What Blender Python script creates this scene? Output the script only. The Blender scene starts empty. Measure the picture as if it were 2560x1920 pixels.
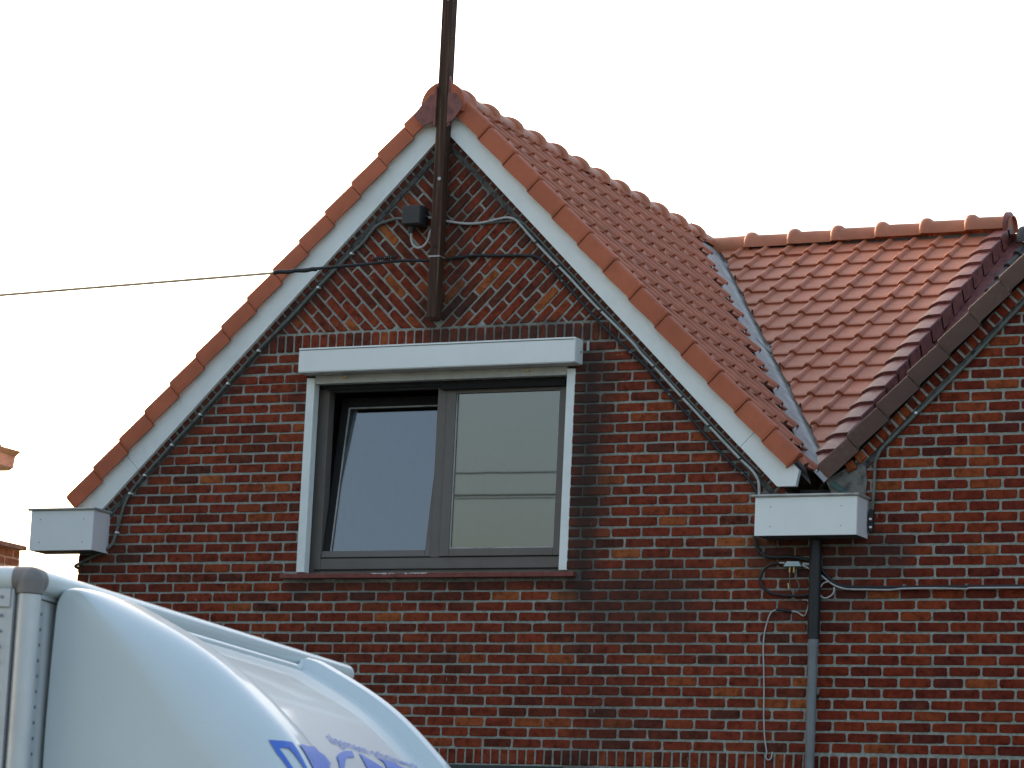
import bpy, bmesh, math, random
from mathutils import Vector, Matrix
random.seed(7)
D, C = bpy.data, bpy.context
SC = C.scene
COL = SC.collection
R_ = math.radians

# ------------------------------------------------------------------ camera
CAM = Vector((8.633, -16.784, -1.121))
RX = Vector((0.89803, 0.43743, 0.0466)); FW = None
def cam_axes(yaw, pit, rol):
    fw = Vector((math.sin(yaw)*math.cos(pit), math.cos(yaw)*math.cos(pit), math.sin(pit)))
    r = fw.cross(Vector((0, 0, 1))).normalized(); u = r.cross(fw)
    c, s = math.cos(rol), math.sin(rol)
    return r*c+u*s, u*c-r*s, fw
RX, UP, FW = cam_axes(-0.451431, 0.1713982, 0.04667767)
F_PX = 8148.03
cd = D.cameras.new('camera'); cam = D.objects.new('camera', cd); COL.objects.link(cam)
cd.sensor_width = 36.0; cd.lens = F_PX*36.0/2560.0
cd.clip_start = 0.2; cd.clip_end = 5000
cam.matrix_world = Matrix(((RX.x, UP.x, -FW.x, CAM.x), (RX.y, UP.y, -FW.y, CAM.y), (RX.z, UP.z, -FW.z, CAM.z), (0, 0, 0, 1)))
cd.dof.use_dof = True; cd.dof.focus_distance = 19.6; cd.dof.aperture_fstop = 20.0
SC.camera = cam
def project(p):
    d = Vector(p)-CAM; z = d.dot(FW)
    return 1280+F_PX*d.dot(RX)/z, 960-F_PX*d.dot(UP)/z

# ------------------------------------------------------------------ light
SUN_AZ, SUN_EL = R_(-66), R_(16)
W = D.worlds.new('World'); SC.world = W; W.use_nodes = True
wn = W.node_tree.nodes; sky = wn.new('ShaderNodeTexSky'); sky.sky_type = 'NISHITA'; sky.sun_disc = False
sky.sun_elevation = SUN_EL; sky.sun_rotation = SUN_AZ
sky.air_density = 1.0; sky.dust_density = 6.0; sky.ozone_density = .35
W.node_tree.links.new(sky.outputs[0], wn['Background'].inputs[0]); wn['Background'].inputs[1].default_value = 0.15
sl = D.lights.new('sun', 'SUN'); sl.energy = 0.9; sl.angle = R_(12); sl.color = (1, .93, .82)
so = D.objects.new('sun', sl); COL.objects.link(so)
sd = Vector((math.sin(SUN_AZ)*math.cos(SUN_EL), math.cos(SUN_AZ)*math.cos(SUN_EL), math.sin(SUN_EL)))
so.rotation_euler = sd.to_track_quat('Z', 'Y').to_euler()
so.location = sd*40
SC.view_settings.view_transform = 'Standard'; SC.view_settings.look = 'None'
SC.view_settings.gamma = 1; SC.view_settings.use_curve_mapping = False
SC.view_settings.exposure = 1.75

# ------------------------------------------------------------------ materials
class N:
    def __init__(s, name):
        s.m = D.materials.new(name); s.m.use_nodes = True; s.t = s.m.node_tree; s.n = s.t.nodes
        s.b = s.n['Principled BSDF']; s.pos = None
    def new(s, ty, **k):
        o = s.n.new(ty)
        for a, v in k.items(): setattr(o, a, v)
        return o
    def link(s, a, b): s.t.links.new(a, b)
    def position(s):
        if s.pos is None: s.pos = s.new('ShaderNodeNewGeometry')
        return s.pos.outputs['Position']
    def math(s, op, a, b=None, clamp=False):
        o = s.new('ShaderNodeMath', operation=op, use_clamp=clamp)
        for i, v in enumerate((a, b)):
            if v is None: continue
            if isinstance(v, (int, float)): o.inputs[i].default_value = v
            else: s.link(v, o.inputs[i])
        return o.outputs[0]
    def noise(s, scale, detail=4, rough=.6, vec=None, stretch=None):
        o = s.new('ShaderNodeTexNoise'); o.inputs['Scale'].default_value = scale
        o.inputs['Detail'].default_value = detail; o.inputs['Roughness'].default_value = rough
        v = vec or s.position()
        if stretch:
            mp = s.new('ShaderNodeMapping'); mp.inputs['Scale'].default_value = stretch[:3]
            if len(stretch) > 3: mp.inputs['Rotation'].default_value = stretch[3:]
            s.link(v, mp.inputs[0]); v = mp.outputs[0]
        s.link(v, o.inputs['Vector']); return o.outputs[0]
    def ramp(s, fac, stops, interp='LINEAR'):
        o = s.new('ShaderNodeValToRGB'); o.color_ramp.interpolation = interp
        e = o.color_ramp.elements
        while len(e) < len(stops): e.new(.5)
        for x, (p, c) in zip(e, stops): x.position = p; x.color = (c[0], c[1], c[2], 1)
        s.link(fac, o.inputs[0]); return o.outputs[0]
    def mix(s, fac, a, b, mode='MIX'):
        o = s.new('ShaderNodeMix', data_type='RGBA', blend_type=mode)
        for i, v in ((0, fac), (6, a), (7, b)):
            if isinstance(v, (int, float)): o.inputs[i].default_value = v
            elif isinstance(v, tuple): o.inputs[i].default_value = (v[0], v[1], v[2], 1)
            else: s.link(v, o.inputs[i])
        return o.outputs[2]
    def step(s, v, a, b):
        o = s.new('ShaderNodeMapRange', interpolation_type='SMOOTHSTEP')
        o.inputs[1].default_value = a; o.inputs[2].default_value = b
        s.link(v, o.inputs[0]); return o.outputs[0]
    def bump(s, h, strength=.3, dist=.01):
        o = s.new('ShaderNodeBump'); o.inputs['Strength'].default_value = strength; o.inputs['Distance'].default_value = dist
        s.link(h, o.inputs['Height']); s.link(o.outputs[0], s.b.inputs['Normal'])
    def color(s, c):
        if isinstance(c, tuple): s.b.inputs['Base Color'].default_value = (c[0], c[1], c[2], 1)
        else: s.link(c, s.b.inputs['Base Color'])
    def set(s, rough=.6, metal=0., spec=.4, coat=0):
        s.b.inputs['Roughness'].default_value = rough; s.b.inputs['Metallic'].default_value = metal
        s.b.inputs['Specular IOR Level'].default_value = spec
        if coat: s.b.inputs['Coat Weight'].default_value = coat; s.b.inputs['Coat Roughness'].default_value = .04

# fixed facade darkening: soot and damp marks, a strip below the sill, painted shade under the gutter box (x0,x1,z0,z1,softness,strength)
STAINS_SHADE = [(.86, 1.12, .78, 2.3, .13, .88), (.95, 1.75, .64, 1.02, .20, .64), (1.0, 1.35, -.05, .5, .2, .3), (-.6, .3, .82, .9, .05, .3), (-.1, 1.15, 2.33, 2.48, .05, .6),
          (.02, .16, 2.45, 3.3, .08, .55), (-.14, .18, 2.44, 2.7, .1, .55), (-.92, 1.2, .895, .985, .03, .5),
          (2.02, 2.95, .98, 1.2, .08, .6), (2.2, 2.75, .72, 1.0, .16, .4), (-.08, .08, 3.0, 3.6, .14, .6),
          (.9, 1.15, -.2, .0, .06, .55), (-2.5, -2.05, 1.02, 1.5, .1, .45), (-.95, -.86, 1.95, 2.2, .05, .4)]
def stain_shade_mask(k, scale=1.0):
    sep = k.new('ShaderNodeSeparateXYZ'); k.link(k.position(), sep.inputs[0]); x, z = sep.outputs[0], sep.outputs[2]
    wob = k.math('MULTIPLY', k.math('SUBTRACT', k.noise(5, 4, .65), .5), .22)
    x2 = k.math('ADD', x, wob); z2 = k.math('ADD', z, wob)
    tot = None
    for (x0, x1, z0, z1, s, st) in STAINS_SHADE:
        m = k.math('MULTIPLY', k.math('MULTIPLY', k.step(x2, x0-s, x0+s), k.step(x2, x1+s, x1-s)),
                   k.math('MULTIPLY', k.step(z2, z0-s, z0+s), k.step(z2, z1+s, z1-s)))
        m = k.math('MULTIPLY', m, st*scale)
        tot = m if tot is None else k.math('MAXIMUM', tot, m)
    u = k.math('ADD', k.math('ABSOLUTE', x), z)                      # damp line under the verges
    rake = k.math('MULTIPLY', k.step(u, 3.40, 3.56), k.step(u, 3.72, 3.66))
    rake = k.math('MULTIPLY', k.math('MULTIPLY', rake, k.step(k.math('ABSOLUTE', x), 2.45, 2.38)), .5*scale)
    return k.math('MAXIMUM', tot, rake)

def brick_mat(name, src, hue=0):
    k = N(name)
    if src == 'object':
        r = k.new('ShaderNodeObjectInfo').outputs['Random']
    else:
        r = k.new('ShaderNodeNewGeometry').outputs['Random Per Island']
    if hue == 0:
        stops = [(0, (.105, .036, .024)), (.08, (.14, .036, .021)), (.3, (.185, .038, .020)), (.75, (.235, .045, .022)),
                 (.93, (.265, .060, .024)), (.975, (.32, .088, .03)), (1, (.38, .115, .036))]
    else:
        stops = [(0, (.10, .025, .019)), (.15, (.135, .025, .016)), (.5, (.185, .030, .014)), (.85, (.225, .040, .016)),
                 (.96, (.26, .058, .02)), (1, (.31, .085, .028))]
    c = k.ramp(r, stops)
    n1 = k.noise(26, 5, .7)
    c = k.mix(k.step(n1, .40, .72), c, k.mix(1.0, c, (.42, .40, .42), 'MULTIPLY'))
    n2 = k.noise(9, 3, .6)
    c = k.mix(k.math('MULTIPLY', k.step(n2, .5, .72), .28), c, (.29, .075, .032))
    n3 = k.noise(6.5, 2, .5, stretch=(1, 1, 2))
    c = k.mix(k.math('MULTIPLY', k.step(n3, .47, .62), .45), c, k.mix(1.0, c, (.55, .55, .62), 'MULTIPLY'))
    w = k.noise(1, 3, .55, stretch=(10, 10, 24, 0, R_(35), 0))
    c = k.mix(k.math('MULTIPLY', k.step(w, .70, .78), .55), c, (.36, .24, .15))
    f = k.noise(130, 3, .7)
    c = k.mix(k.math('MULTIPLY', k.step(f, .60, .75), .45), c, (.05, .03, .025))
    c = k.mix(stain_shade_mask(k), c, (.035, .028, .024))
    dr = k.noise(1, 2, .5, stretch=(70, 70, 9))
    c = k.mix(k.math('MULTIPLY', k.step(dr, .765, .79), .6), c, (.5, .48, .44))
    k.color(c); k.set(.9, 0, .10)
    k.bump(k.math('ADD', k.math('MULTIPLY', n1, .6), k.math('MULTIPLY', f, .4)), .55, .004)
    return k.m
def mortar_mat():
    k = N('lime_mortar')
    n = k.noise(40, 5, .7); n2 = k.noise(4, 3, .6)
    c = k.ramp(n, [(.3, (.18, .188, .162)), (.5, (.295, .308, .268)), (.78, (.44, .45, .40))])
    c = k.mix(k.math('MULTIPLY', k.step(n2, .5, .8), .4), c, (.17, .165, .15))
    c = k.mix(stain_shade_mask(k, 1.0), c, (.05, .047, .042))
    k.color(c); k.set(.95, 0, .15); k.bump(n, .6, .006); return k.m
def plain(name, col, rough=.6, metal=0., spec=.4, var=.12, scale=14, bump=.1, dark=None, coat=0, rand=0., stretch=None):
    k = N(name)
    n = k.noise(scale, 5, .65, stretch=stretch)
    d = dark or tuple(v*(1-var*2.2) for v in col)
    b = tuple(min(1, v*(1+var)) for v in col)
    c = k.ramp(n, [(.28, d), (.5, col), (.75, b)])
    if rand:
        r = k.new('ShaderNodeObjectInfo').outputs['Random']
        c = k.mix(k.math('MULTIPLY', r, rand), c, tuple(v*.5 for v in col))
    k.color(c); k.set(rough, metal, spec, coat)
    if bump: k.bump(k.noise(scale*6, 3, .6), bump, .003)
    return k.m

M = {}
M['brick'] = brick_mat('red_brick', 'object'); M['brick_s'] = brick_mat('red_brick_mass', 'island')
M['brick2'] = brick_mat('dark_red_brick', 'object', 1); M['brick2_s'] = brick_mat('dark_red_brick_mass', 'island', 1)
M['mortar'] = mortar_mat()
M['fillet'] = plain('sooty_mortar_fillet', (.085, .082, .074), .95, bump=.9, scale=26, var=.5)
def tile_mat(name, col, rough, spec, rand):
    k = N(name)
    n = k.noise(7, 4, .6); f = k.noise(70, 4, .7)
    c = k.ramp(n, [(.3, tuple(v*.82 for v in col)), (.7, tuple(min(1, v*1.08) for v in col))])
    c = k.mix(k.math('MULTIPLY', k.step(f, .62, .8), .3), c, tuple(v*.45 for v in col))
    r = k.new('ShaderNodeObjectInfo').outputs['Random']
    c = k.mix(k.math('MULTIPLY', r, rand), c, tuple(v*.62 for v in col))
    l1 = k.noise(2.2, 5, .7); l2 = k.noise(34, 4, .75)
    c = k.mix(k.math('MULTIPLY', k.math('MULTIPLY', k.step(l1, .45, .68), k.step(l2, .48, .66)), .34), c, (.16, .115, .075))
    k.color(c); k.set(rough, 0, spec); k.bump(f, .12, .003); return k.m
M['tile'] = tile_mat('terracotta_tile', (.475, .158, .082), .55, .35, .3)
M['verge'] = tile_mat('terracotta_verge', (.46, .122, .054), .6, .3, .25)
M['ridge'] = tile_mat('terracotta_ridge', (.49, .17, .082), .5, .4, .25)
M['dark_verge'] = tile_mat('brown_verge', (.110, .064, .049), .7, .22, .5)
M['dark_tile'] = tile_mat('slate_brown_tile', (.075, .065, .058), .55, .4, .5)
M['lead'] = plain('red_painted_lead', (.20, .064, .052), .45, 0, .4, var=.3, scale=18, bump=.4)
M['zinc'] = plain('weathered_zinc', (.37, .37, .34), .5, .25, .5, var=.22, scale=9, bump=.25)
M['white'] = plain('white_trim', (.765, .80, .765), .38, 0, .4, var=.045, scale=5, bump=.02)
M['white_box'] = plain('white_panel', (.78, .81, .775), .30, 0, .45, var=.03, scale=2, bump=.0)
M['white_dirty'] = plain('greyed_white_plastic', (.52, .52, .48), .5, 0, .4, var=.12, scale=9, bump=.05)
M['side_grey'] = plain('off_white_panel_end', (.66, .63, .63), .4, 0, .4, var=.03, scale=3, bump=.0)
M['screw'] = plain('dull_screw', (.35, .35, .34), .4, .6, .5, bump=0)
M['frame'] = plain('grey_brown_window_frame', (.135, .12, .105), .42, 0, .45, var=.06, scale=6, bump=.02)
M['rubber'] = plain('black_seal', (.012, .012, .012), .7, 0, .3, bump=0)
M['gap'] = plain('soffit_dark', (.09, .09, .085), .8, 0, .2, bump=0)
def sill_mat():
    k = N('peeling_maroon_paint')
    sep = k.new('ShaderNodeSeparateXYZ'); k.link(k.position(), sep.inputs[0]); x, z = sep.outputs[0], sep.outputs[2]
    n = k.noise(38, 4, .7, stretch=(1, 1, 2.2))
    lim = k.math('MULTIPLY', k.step(x, -.42, -.3), k.step(x, .1, .0))
    top = k.step(z, .985, 1.004)
    m = k.step(k.math('ADD', k.math('MULTIPLY', n, 1.3), k.math('MULTIPLY', k.math('MULTIPLY', lim, top), .42)), 1.02, 1.06)
    m2 = k.math('MULTIPLY', k.step(k.noise(60, 4, .7), .70, .73), .8)
    c = k.ramp(k.noise(22, 4, .6), [(.3, (.13, .04, .032)), (.7, (.23, .07, .052))])
    c = k.mix(k.math('MAXIMUM', m, m2), c, (.58, .56, .53)); k.color(c); k.set(.6, 0, .3); k.bump(n, .3, .003); return k.m
M['sill'] = sill_mat()
def wood_mat():
    k = N('dark_stained_post')
    n = k.noise(1, 5, .65, stretch=(90, 90, 2.5)); n2 = k.noise(5, 3, .6)
    c = k.ramp(n, [(.34, (.024, .011, .008)), (.48, (.046, .021, .013)), (.56, (.070, .036, .019)), (.66, (.125, .078, .038))])
    c = k.mix(k.math('MULTIPLY', k.step(n2, .5, .8), .5), c, (.085, .028, .018))
    k.color(c); k.set(.68, 0, .25); k.bump(n, .3, .004); return k.m
M['post'] = wood_mat()
M['black'] = plain('black_cable', (.017, .018, .019), .5, 0, .4, bump=.1)
M['grey_cable'] = plain('grey_cable', (.42, .42, .40), .5, 0, .4, var=.15, scale=25, bump=0)
M['conduit'] = plain('grey_green_conduit', (.125, .135, .12), .55, 0, .35, var=.2, scale=20, bump=0)
M['jbox'] = plain('charcoal_plastic', (.036, .036, .036), .55, 0, .4, var=.12, bump=.1)
M['bronze'] = plain('bare_bronze_wire', (.58, .42, .27), .4, .2, .5, bump=0)
M['pipe_black'] = plain('black_pvc', (.014, .014, .015), .5, 0, .4, bump=.05)
M['pipe_grey'] = plain('grey_pvc', (.17, .185, .19), .5, 0, .4, var=.14, scale=5, bump=.05)
M['amp'] = plain('pale_blue_metal', (.34, .42, .43), .4, .3, .5, bump=0)
M['brass'] = plain('brass', (.5, .36, .16), .35, .8, .5, bump=0)
M['patch'] = plain('rough_grey_mortar_patch', (.17, .165, .15), .95, bump=.9, scale=22, var=.35)
M['verdigris'] = plain('greenish_zinc', (.05, .11, .10), .7, .1, .3, bump=.2)
M['lintel'] = plain('dark_green_lintel', (.03, .045, .042), .6, bump=.1)
M['room'] = plain('dim_interior_paint', (.22, .21, .19), .9, bump=0)
M['paint'] = None
def truck_paint():
    k = N('white_truck_paint'); n = k.noise(2.5, 3, .5); d = k.noise(30, 4, .7)
    c = k.ramp(n, [(.3, (.58, .645, .64)), (.7, (.63, .695, .69))])
    c = k.mix(k.math('MULTIPLY', k.step(d, .62, .8), .18), c, (.42, .41, .38))
    k.color(c); k.set(.32, 0, .4, coat=.4); return k.m
M['paint'] = truck_paint()
M['alu'] = plain('brushed_aluminium', (.50, .52, .53), .42, .45, .5, var=.08, scale=10, bump=.03)
M['panel'] = plain('truck_side_panel', (.58, .60, .60), .4, 0, .4, var=.04, scale=4, bump=.02)
M['cap'] = plain('grey_corner_cap', (.19, .175, .165), .55, 0, .35, var=.08, bump=.05)
M['rivet'] = plain('rivet_grey', (.22, .23, .25), .4, .5, .5, bump=0)
M['blue'] = plain('blue_lettering', (.07, .17, .58), .4, 0, .4, var=.03, bump=0)
M['red_print'] = plain('red_lettering', (.45, .04, .05), .5, bump=0)
M['tyre'] = plain('tyre_rubber', (.02, .02, .02), .8, bump=.2)
M['asphalt'] = plain('asphalt', (.055, .055, .056), .9, var=.2, scale=30, bump=.4)
M['paving'] = plain('concrete_paving', (.24, .235, .22), .9, var=.15, scale=8, bump=.2)
M['earth'] = plain('grass_and_earth', (.07, .085, .04), .95, var=.25, scale=.8, bump=.2)
M['windscreen'] = plain('dark_windscreen', (.02, .025, .03), .08, 0, .6, bump=0)
M['old_brick'] = plain('brown_brick', (.25, .13, .07), .9, var=.25, scale=16, bump=.3)
M['far_brick'] = plain('dull_brown_brick', (.15, .095, .062), .9, var=.25, scale=16, bump=.3)
M['marking'] = plain('road_paint', (.75, .75, .72), .8, var=.1, bump=.1)
def glass_mat():
    k = N('coated_window_glass'); k.n.remove(k.b)
    out = k.n['Material Output']
    g = k.new('ShaderNodeBsdfGlossy'); g.inputs['Roughness'].default_value = .015; g.inputs['Color'].default_value = (.88, .93, .96, 1)
    t = k.new('ShaderNodeBsdfTransparent'); t.inputs['Color'].default_value = (.45, .5, .5, 1)
    mx = k.new('ShaderNodeMixShader')
    lw = k.new('ShaderNodeLayerWeight'); lw.inputs['Blend'].default_value = .25
    k.link(k.math('ADD', k.math('MULTIPLY', lw.outputs['Fresnel'], .3), .155), mx.inputs[0])
    bp = k.new('ShaderNodeBump'); bp.inputs['Strength'].default_value = .012; bp.inputs['Distance'].default_value = .01
    k.link(k.noise(3.0, 2, .5, stretch=(1, 1, .35)), bp.inputs['Height']); k.link(bp.outputs[0], g.inputs['Normal'])
    k.link(t.outputs[0], mx.inputs[1]); k.link(g.outputs[0], mx.inputs[2]); k.link(mx.outputs[0], out.inputs[0])
    return k.m
M['glass'] = glass_mat()

# ------------------------------------------------------------------ helpers
def tag(o, label=None, cat=None, group=None, kind=None):
    if label: o['label'] = label
    if cat: o['category'] = cat
    if group: o['group'] = group
    if kind: o['kind'] = kind
    return o
def thing(name, label, cat, loc=(0, 0, 0), rz=0, group=None):
    o = D.objects.new(name, None); COL.objects.link(o); o.location = loc; o.rotation_euler = (0, 0, rz)
    o.empty_display_size = .2
    return tag(o, label, cat, group)
WORLD = {}
def place(o, parent, local=None):
    """parent o; its coordinates are world coordinates unless local is given"""
    COL.objects.link(o)
    if parent is not None:
        o.parent = parent
    return o
class MB:
    def __init__(s): s.v, s.f = [], []
    def add(s, v, f):
        n = len(s.v); s.v += [tuple(p) for p in v]; s.f += [tuple(i+n for i in q) for q in f]; return s
    def box(s, x0, x1, y0, y1, z0, z1):
        return s.add([(x, y, z) for x in (x0, x1) for y in (y0, y1) for z in (z0, z1)],
                     [(0, 1, 3, 2), (4, 6, 7, 5), (0, 4, 5, 1), (2, 3, 7, 6), (0, 2, 6, 4), (1, 5, 7, 3)])
    def prism(s, poly, y0, y1):
        """poly in (x,z) extruded from y0 to y1"""
        n = len(poly)
        return s.add([(x, y0, z) for x, z in poly]+[(x, y1, z) for x, z in poly],
                     [tuple(range(n)), tuple(range(2*n-1, n-1, -1))]+[(i, i+n, (i+1) % n+n, (i+1) % n) for i in range(n)])
    def cyl(s, p0, p1, r, r1=None, n=12):
        p0, p1 = Vector(p0), Vector(p1); a = (p1-p0).normalized()
        e = a.cross(Vector((0, 0, 1)) if abs(a.z) < .9 else Vector((1, 0, 0))).normalized(); g = a.cross(e)
        r1 = r if r1 is None else r1; v = []
        for p, rr in ((p0, r), (p1, r1)):
            v += [p+e*math.cos(2*math.pi*i/n)*rr+g*math.sin(2*math.pi*i/n)*rr for i in range(n)]
        return s.add(v, [tuple(range(n-1, -1, -1)), tuple(range(n, 2*n))]+[(i, (i+1) % n, (i+1) % n+n, i+n) for i in range(n)])
    def tube(s, pts, r, n=7, sub=4):
        P = [Vector(p) for p in pts]
        if sub > 1 and len(P) > 2:
            Q = []
            for i in range(len(P)-1):
                a, b, c, d = P[max(i-1, 0)], P[i], P[i+1], P[min(i+2, len(P)-1)]
                for j in range(sub):
                    t = j/sub
                    Q.append(.5*((2*b)+(c-a)*t+(2*a-5*b+4*c-d)*t*t+(3*b-a-3*c+d)*t**3))
            P = Q+[P[-1]]
        v, f = [], []; e = None
        for i, p in enumerate(P):
            a = (P[min(i+1, len(P)-1)]-P[max(i-1, 0)]).normalized()
            if e is None: e = a.cross(Vector((0.3, 1, .2))).normalized()
            else: e = (e-a*e.dot(a)).normalized()
            g = a.cross(e)
            v += [p+(e*math.cos(2*math.pi*k/n)+g*math.sin(2*math.pi*k/n))*r for k in range(n)]
        for i in range(len(P)-1):
            for k in range(n): f.append((i*n+k, i*n+(k+1) % n, (i+1)*n+(k+1) % n, (i+1)*n+k))
        f += [tuple(range(n-1, -1, -1)), tuple(range((len(P)-1)*n, len(P)*n))]
        return s.add(v, f)
    def mesh(s, name, mat, smooth=False, bevel=0, fix=True):
        me = D.meshes.new(name); me.from_pydata(s.v, [], s.f); me.materials.append(mat)
        if fix or bevel:
            bm = bmesh.new(); bm.from_mesh(me)
            if fix: bmesh.ops.recalc_face_normals(bm, faces=bm.faces)
            if bevel: bmesh.ops.bevel(bm, geom=list(bm.edges), offset=bevel, segments=2, affect='EDGES', profile=.6)
            bm.to_mesh(me); bm.free()
        if smooth:
            for p in me.polygons: p.use_smooth = True
            if smooth is not True: me.set_sharp_from_angle(angle=R_(smooth))
        return me
    def build(s, name, mat, parent=None, smooth=False, bevel=0, fix=True):
        return place(D.objects.new(name, s.mesh(name, mat, smooth, bevel, fix)), parent)

# ------------------------------------------------------------------ ground
GZ = -3.1
def sheet(name, x0, x1, y0, y1, z, mat):
    return tag(MB().add([(x0, y0, z), (x1, y0, z), (x1, y1, z), (x0, y1, z)], [(0, 1, 2, 3)]).build(name, mat), kind='structure')
sheet('ground', -600, 600, -600, 600, GZ-.14, M['earth'])
sheet('road', -300, 300, -14.2, -2.4, GZ-.12, M['asphalt'])
tag(MB().box(-300, 300, -2.4, -.02, GZ-.3, GZ).build('pavement', M['paving']), kind='structure')
tag(MB().box(-300, 300, -22, -14.2, GZ-.3, GZ).build('pavement', M['paving']), kind='structure')
mk = MB()
for i in range(-12, 12): mk.box(i*6, i*6+3, -8.36, -8.24, GZ-.12, GZ-.114)
tag(mk.build('road_marking', M['marking']), kind='structure')

# ------------------------------------------------------------------ facade brickwork
CH, BM_ = .06, .1855          # course height, stretcher module
APEX = 3.55                   # brick coursing stops at |x|+z = APEX
def clip(poly, a, b, c):
    """keep a*x+b*z<=c"""
    out = []
    for i in range(len(poly)):
        p, q = poly[i], poly[(i+1) % len(poly)]
        dp, dq = a*p[0]+b*p[1]-c, a*q[0]+b*q[1]-c
        if dp <= 0: out.append(p)
        if dp*dq < 0:
            t = dp/(dp-dq); out.append((p[0]+(q[0]-p[0])*t, p[1]+(q[1]-p[1])*t))
    return out
def area(p): return abs(sum(p[i][0]*p[(i+1) % len(p)][1]-p[(i+1) % len(p)][0]*p[i][1] for i in range(len(p))))/2
def brick_geo(poly, rnd, face=-.003, deep=.012, ins=.0045):
    """front face, chamfer and sides of one brick; poly in facade (x,z)"""
    cx = sum(p[0] for p in poly)/len(poly); cz = sum(p[1] for p in poly)/len(poly)
    if len(poly) == 4 and area(poly) > .004:          # broken corners
        q = []
        for i in range(4):
            p0, p1, p2 = poly[i-1], poly[i], poly[(i+1) % 4]
            for pa in (p0, p2):
                l = math.hypot(pa[0]-p1[0], pa[1]-p1[1]); t = rnd.uniform(.003, .011)/l
                q.append((p1[0]+(pa[0]-p1[0])*t, p1[1]+(pa[1]-p1[1])*t))
        poly = q
    n = len(poly); fy = face+rnd.uniform(-.0025, .0025); o, i_ = [], []
    tw = rnd.uniform(-.0015, .0015)
    for x, z in poly:
        x += rnd.uniform(-.0016, .0016); z += rnd.uniform(-.0016, .0016)
        l = math.hypot(cx-x, cz-z) or 1
        k = min(ins*1.4, l*.3)
        o.append((x, z)); i_.append((x+(cx-x)/l*k, z+(cz-z)/l*k))
    v = [(x, deep, z) for x, z in o]+[(x, fy+.004, z) for x, z in o]+[(x, fy+tw*(x-cx)/.1, z) for x, z in i_]
    f = [tuple(range(2*n, 3*n))]
    for a in (0, n):
        f += [(a+j, a+(j+1) % n, a+n+(j+1) % n, a+n+j) for j in range(n)]
    return v, f
def visible_px(poly):
    """size in the photograph of a brick at facade (x,z), 0 outside the frame or behind the truck"""
    pts = [project((x, 0, z)) for x, z in poly]
    cx = sum(p[0] for p in pts)/len(pts); cz = sum(p[1] for p in pts)/len(pts)
    if not (0 < cx < 2560 and 0 < cz < 1920): return 0
    if cz > 1420+(cx-60)*.31 and cx < 860: return 0
    if cx < 1150 and cz > 1690 + max(0, cx-860)*.9: return 0
    return area(pts)
def lay(wall, polys, m1, m2, rnd, limit=300):
    """the `limit` bricks that show largest are objects, the others one mass"""
    order = sorted(range(len(polys)), key=lambda i: -visible_px(polys[i]))
    single = set(i for i in order[:limit] if visible_px(polys[i]) > 0)
    rest = MB()
    for i, p in enumerate(polys):
        v, f = brick_geo(p, rnd)
        if i in single:
            MB().add(v, f).build('brick', m1, wall)
        else: rest.add(v, f)
    tag(rest.build('brickwork', m2, wall), kind='stuff')
rnd = random.Random(3)
J = .0062                     # half joint
def rect(x0, x1, z0, z1): return [(x0, z0), (x1, z0), (x1, z1), (x0, z1)]
OPEN = (-.862, .893, .985, 2.2)
def course_bricks(x0, x1, j, off_even, m, drift=.01):
    """one course of stretchers between x0 and x1"""
    z0, z1 = j*CH+J, (j+1)*CH-J
    zs = rnd.uniform(-.002, .002)
    off = off_even+(m/2 if j % 2 else 0)+rnd.uniform(-drift, drift)
    k0 = math.floor((x0-off)/m)-1; out = []; prev = off+k0*m
    for k in range(k0+1, k0+2+int((x1-x0)/m)+3):
        nx = off+k*m+rnd.uniform(-.004, .004)
        a, b = max(prev+J, x0), min(nx-J, x1); prev = nx
        if b-a > .022: out.append(rect(a, b, z0+zs, z1+zs))
    return out
polyA = []
XL, XR = -2.402, 2.40
for j in range(-51, 39):
    z0 = j*CH; zm = z0+CH
    if j == -1 or j == -2: continue
    spans = [(XL, XR)]
    if zm > .97 and z0 < OPEN[3]+.01:
        if z0 < OPEN[2]: spans = [(XL, -.955), (.965, XR)]
        else: spans = [(XL, OPEN[0]), (OPEN[1], XR)]
    if -36 < j < -2: spans = [(XL, -1.2), (.95, 1.25), (2.2, XR)]
    for (a, b) in spans:
        off = -.139 if a > -1 or b > 1 else -1.962+.1
        m = BM_ if (a > -1 or b > 1) else .1822
        if a < -1 and b < 1: off = -1.962 if j < 24 else -1.945
        for p in course_bricks(a, b, j, off, m):
            p = clip(clip(p, 1, 1, APEX), -1, 1, APEX)
            if len(p) > 2 and area(p) > .0005: polyA.append(p)
# soldier courses
def soldiers(x0, x1, z0, z1, pitch):
    out = []; x = x0
    while x < x1:
        w = pitch+rnd.uniform(-.002, .002)
        p = rect(x+J*.9, x+w-J*.9, z0, z1); p = clip(clip(p, 1, 1, APEX), -1, 1, APEX)
        if len(p) > 2 and area(p) > .0006: out.append(p)
        x += w
    return out
polyA += soldiers(XL, XR, -.088, -.006, .0552)
polyA += soldiers(-1.2, 1.2, 2.349, 2.452, .0576)
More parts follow.
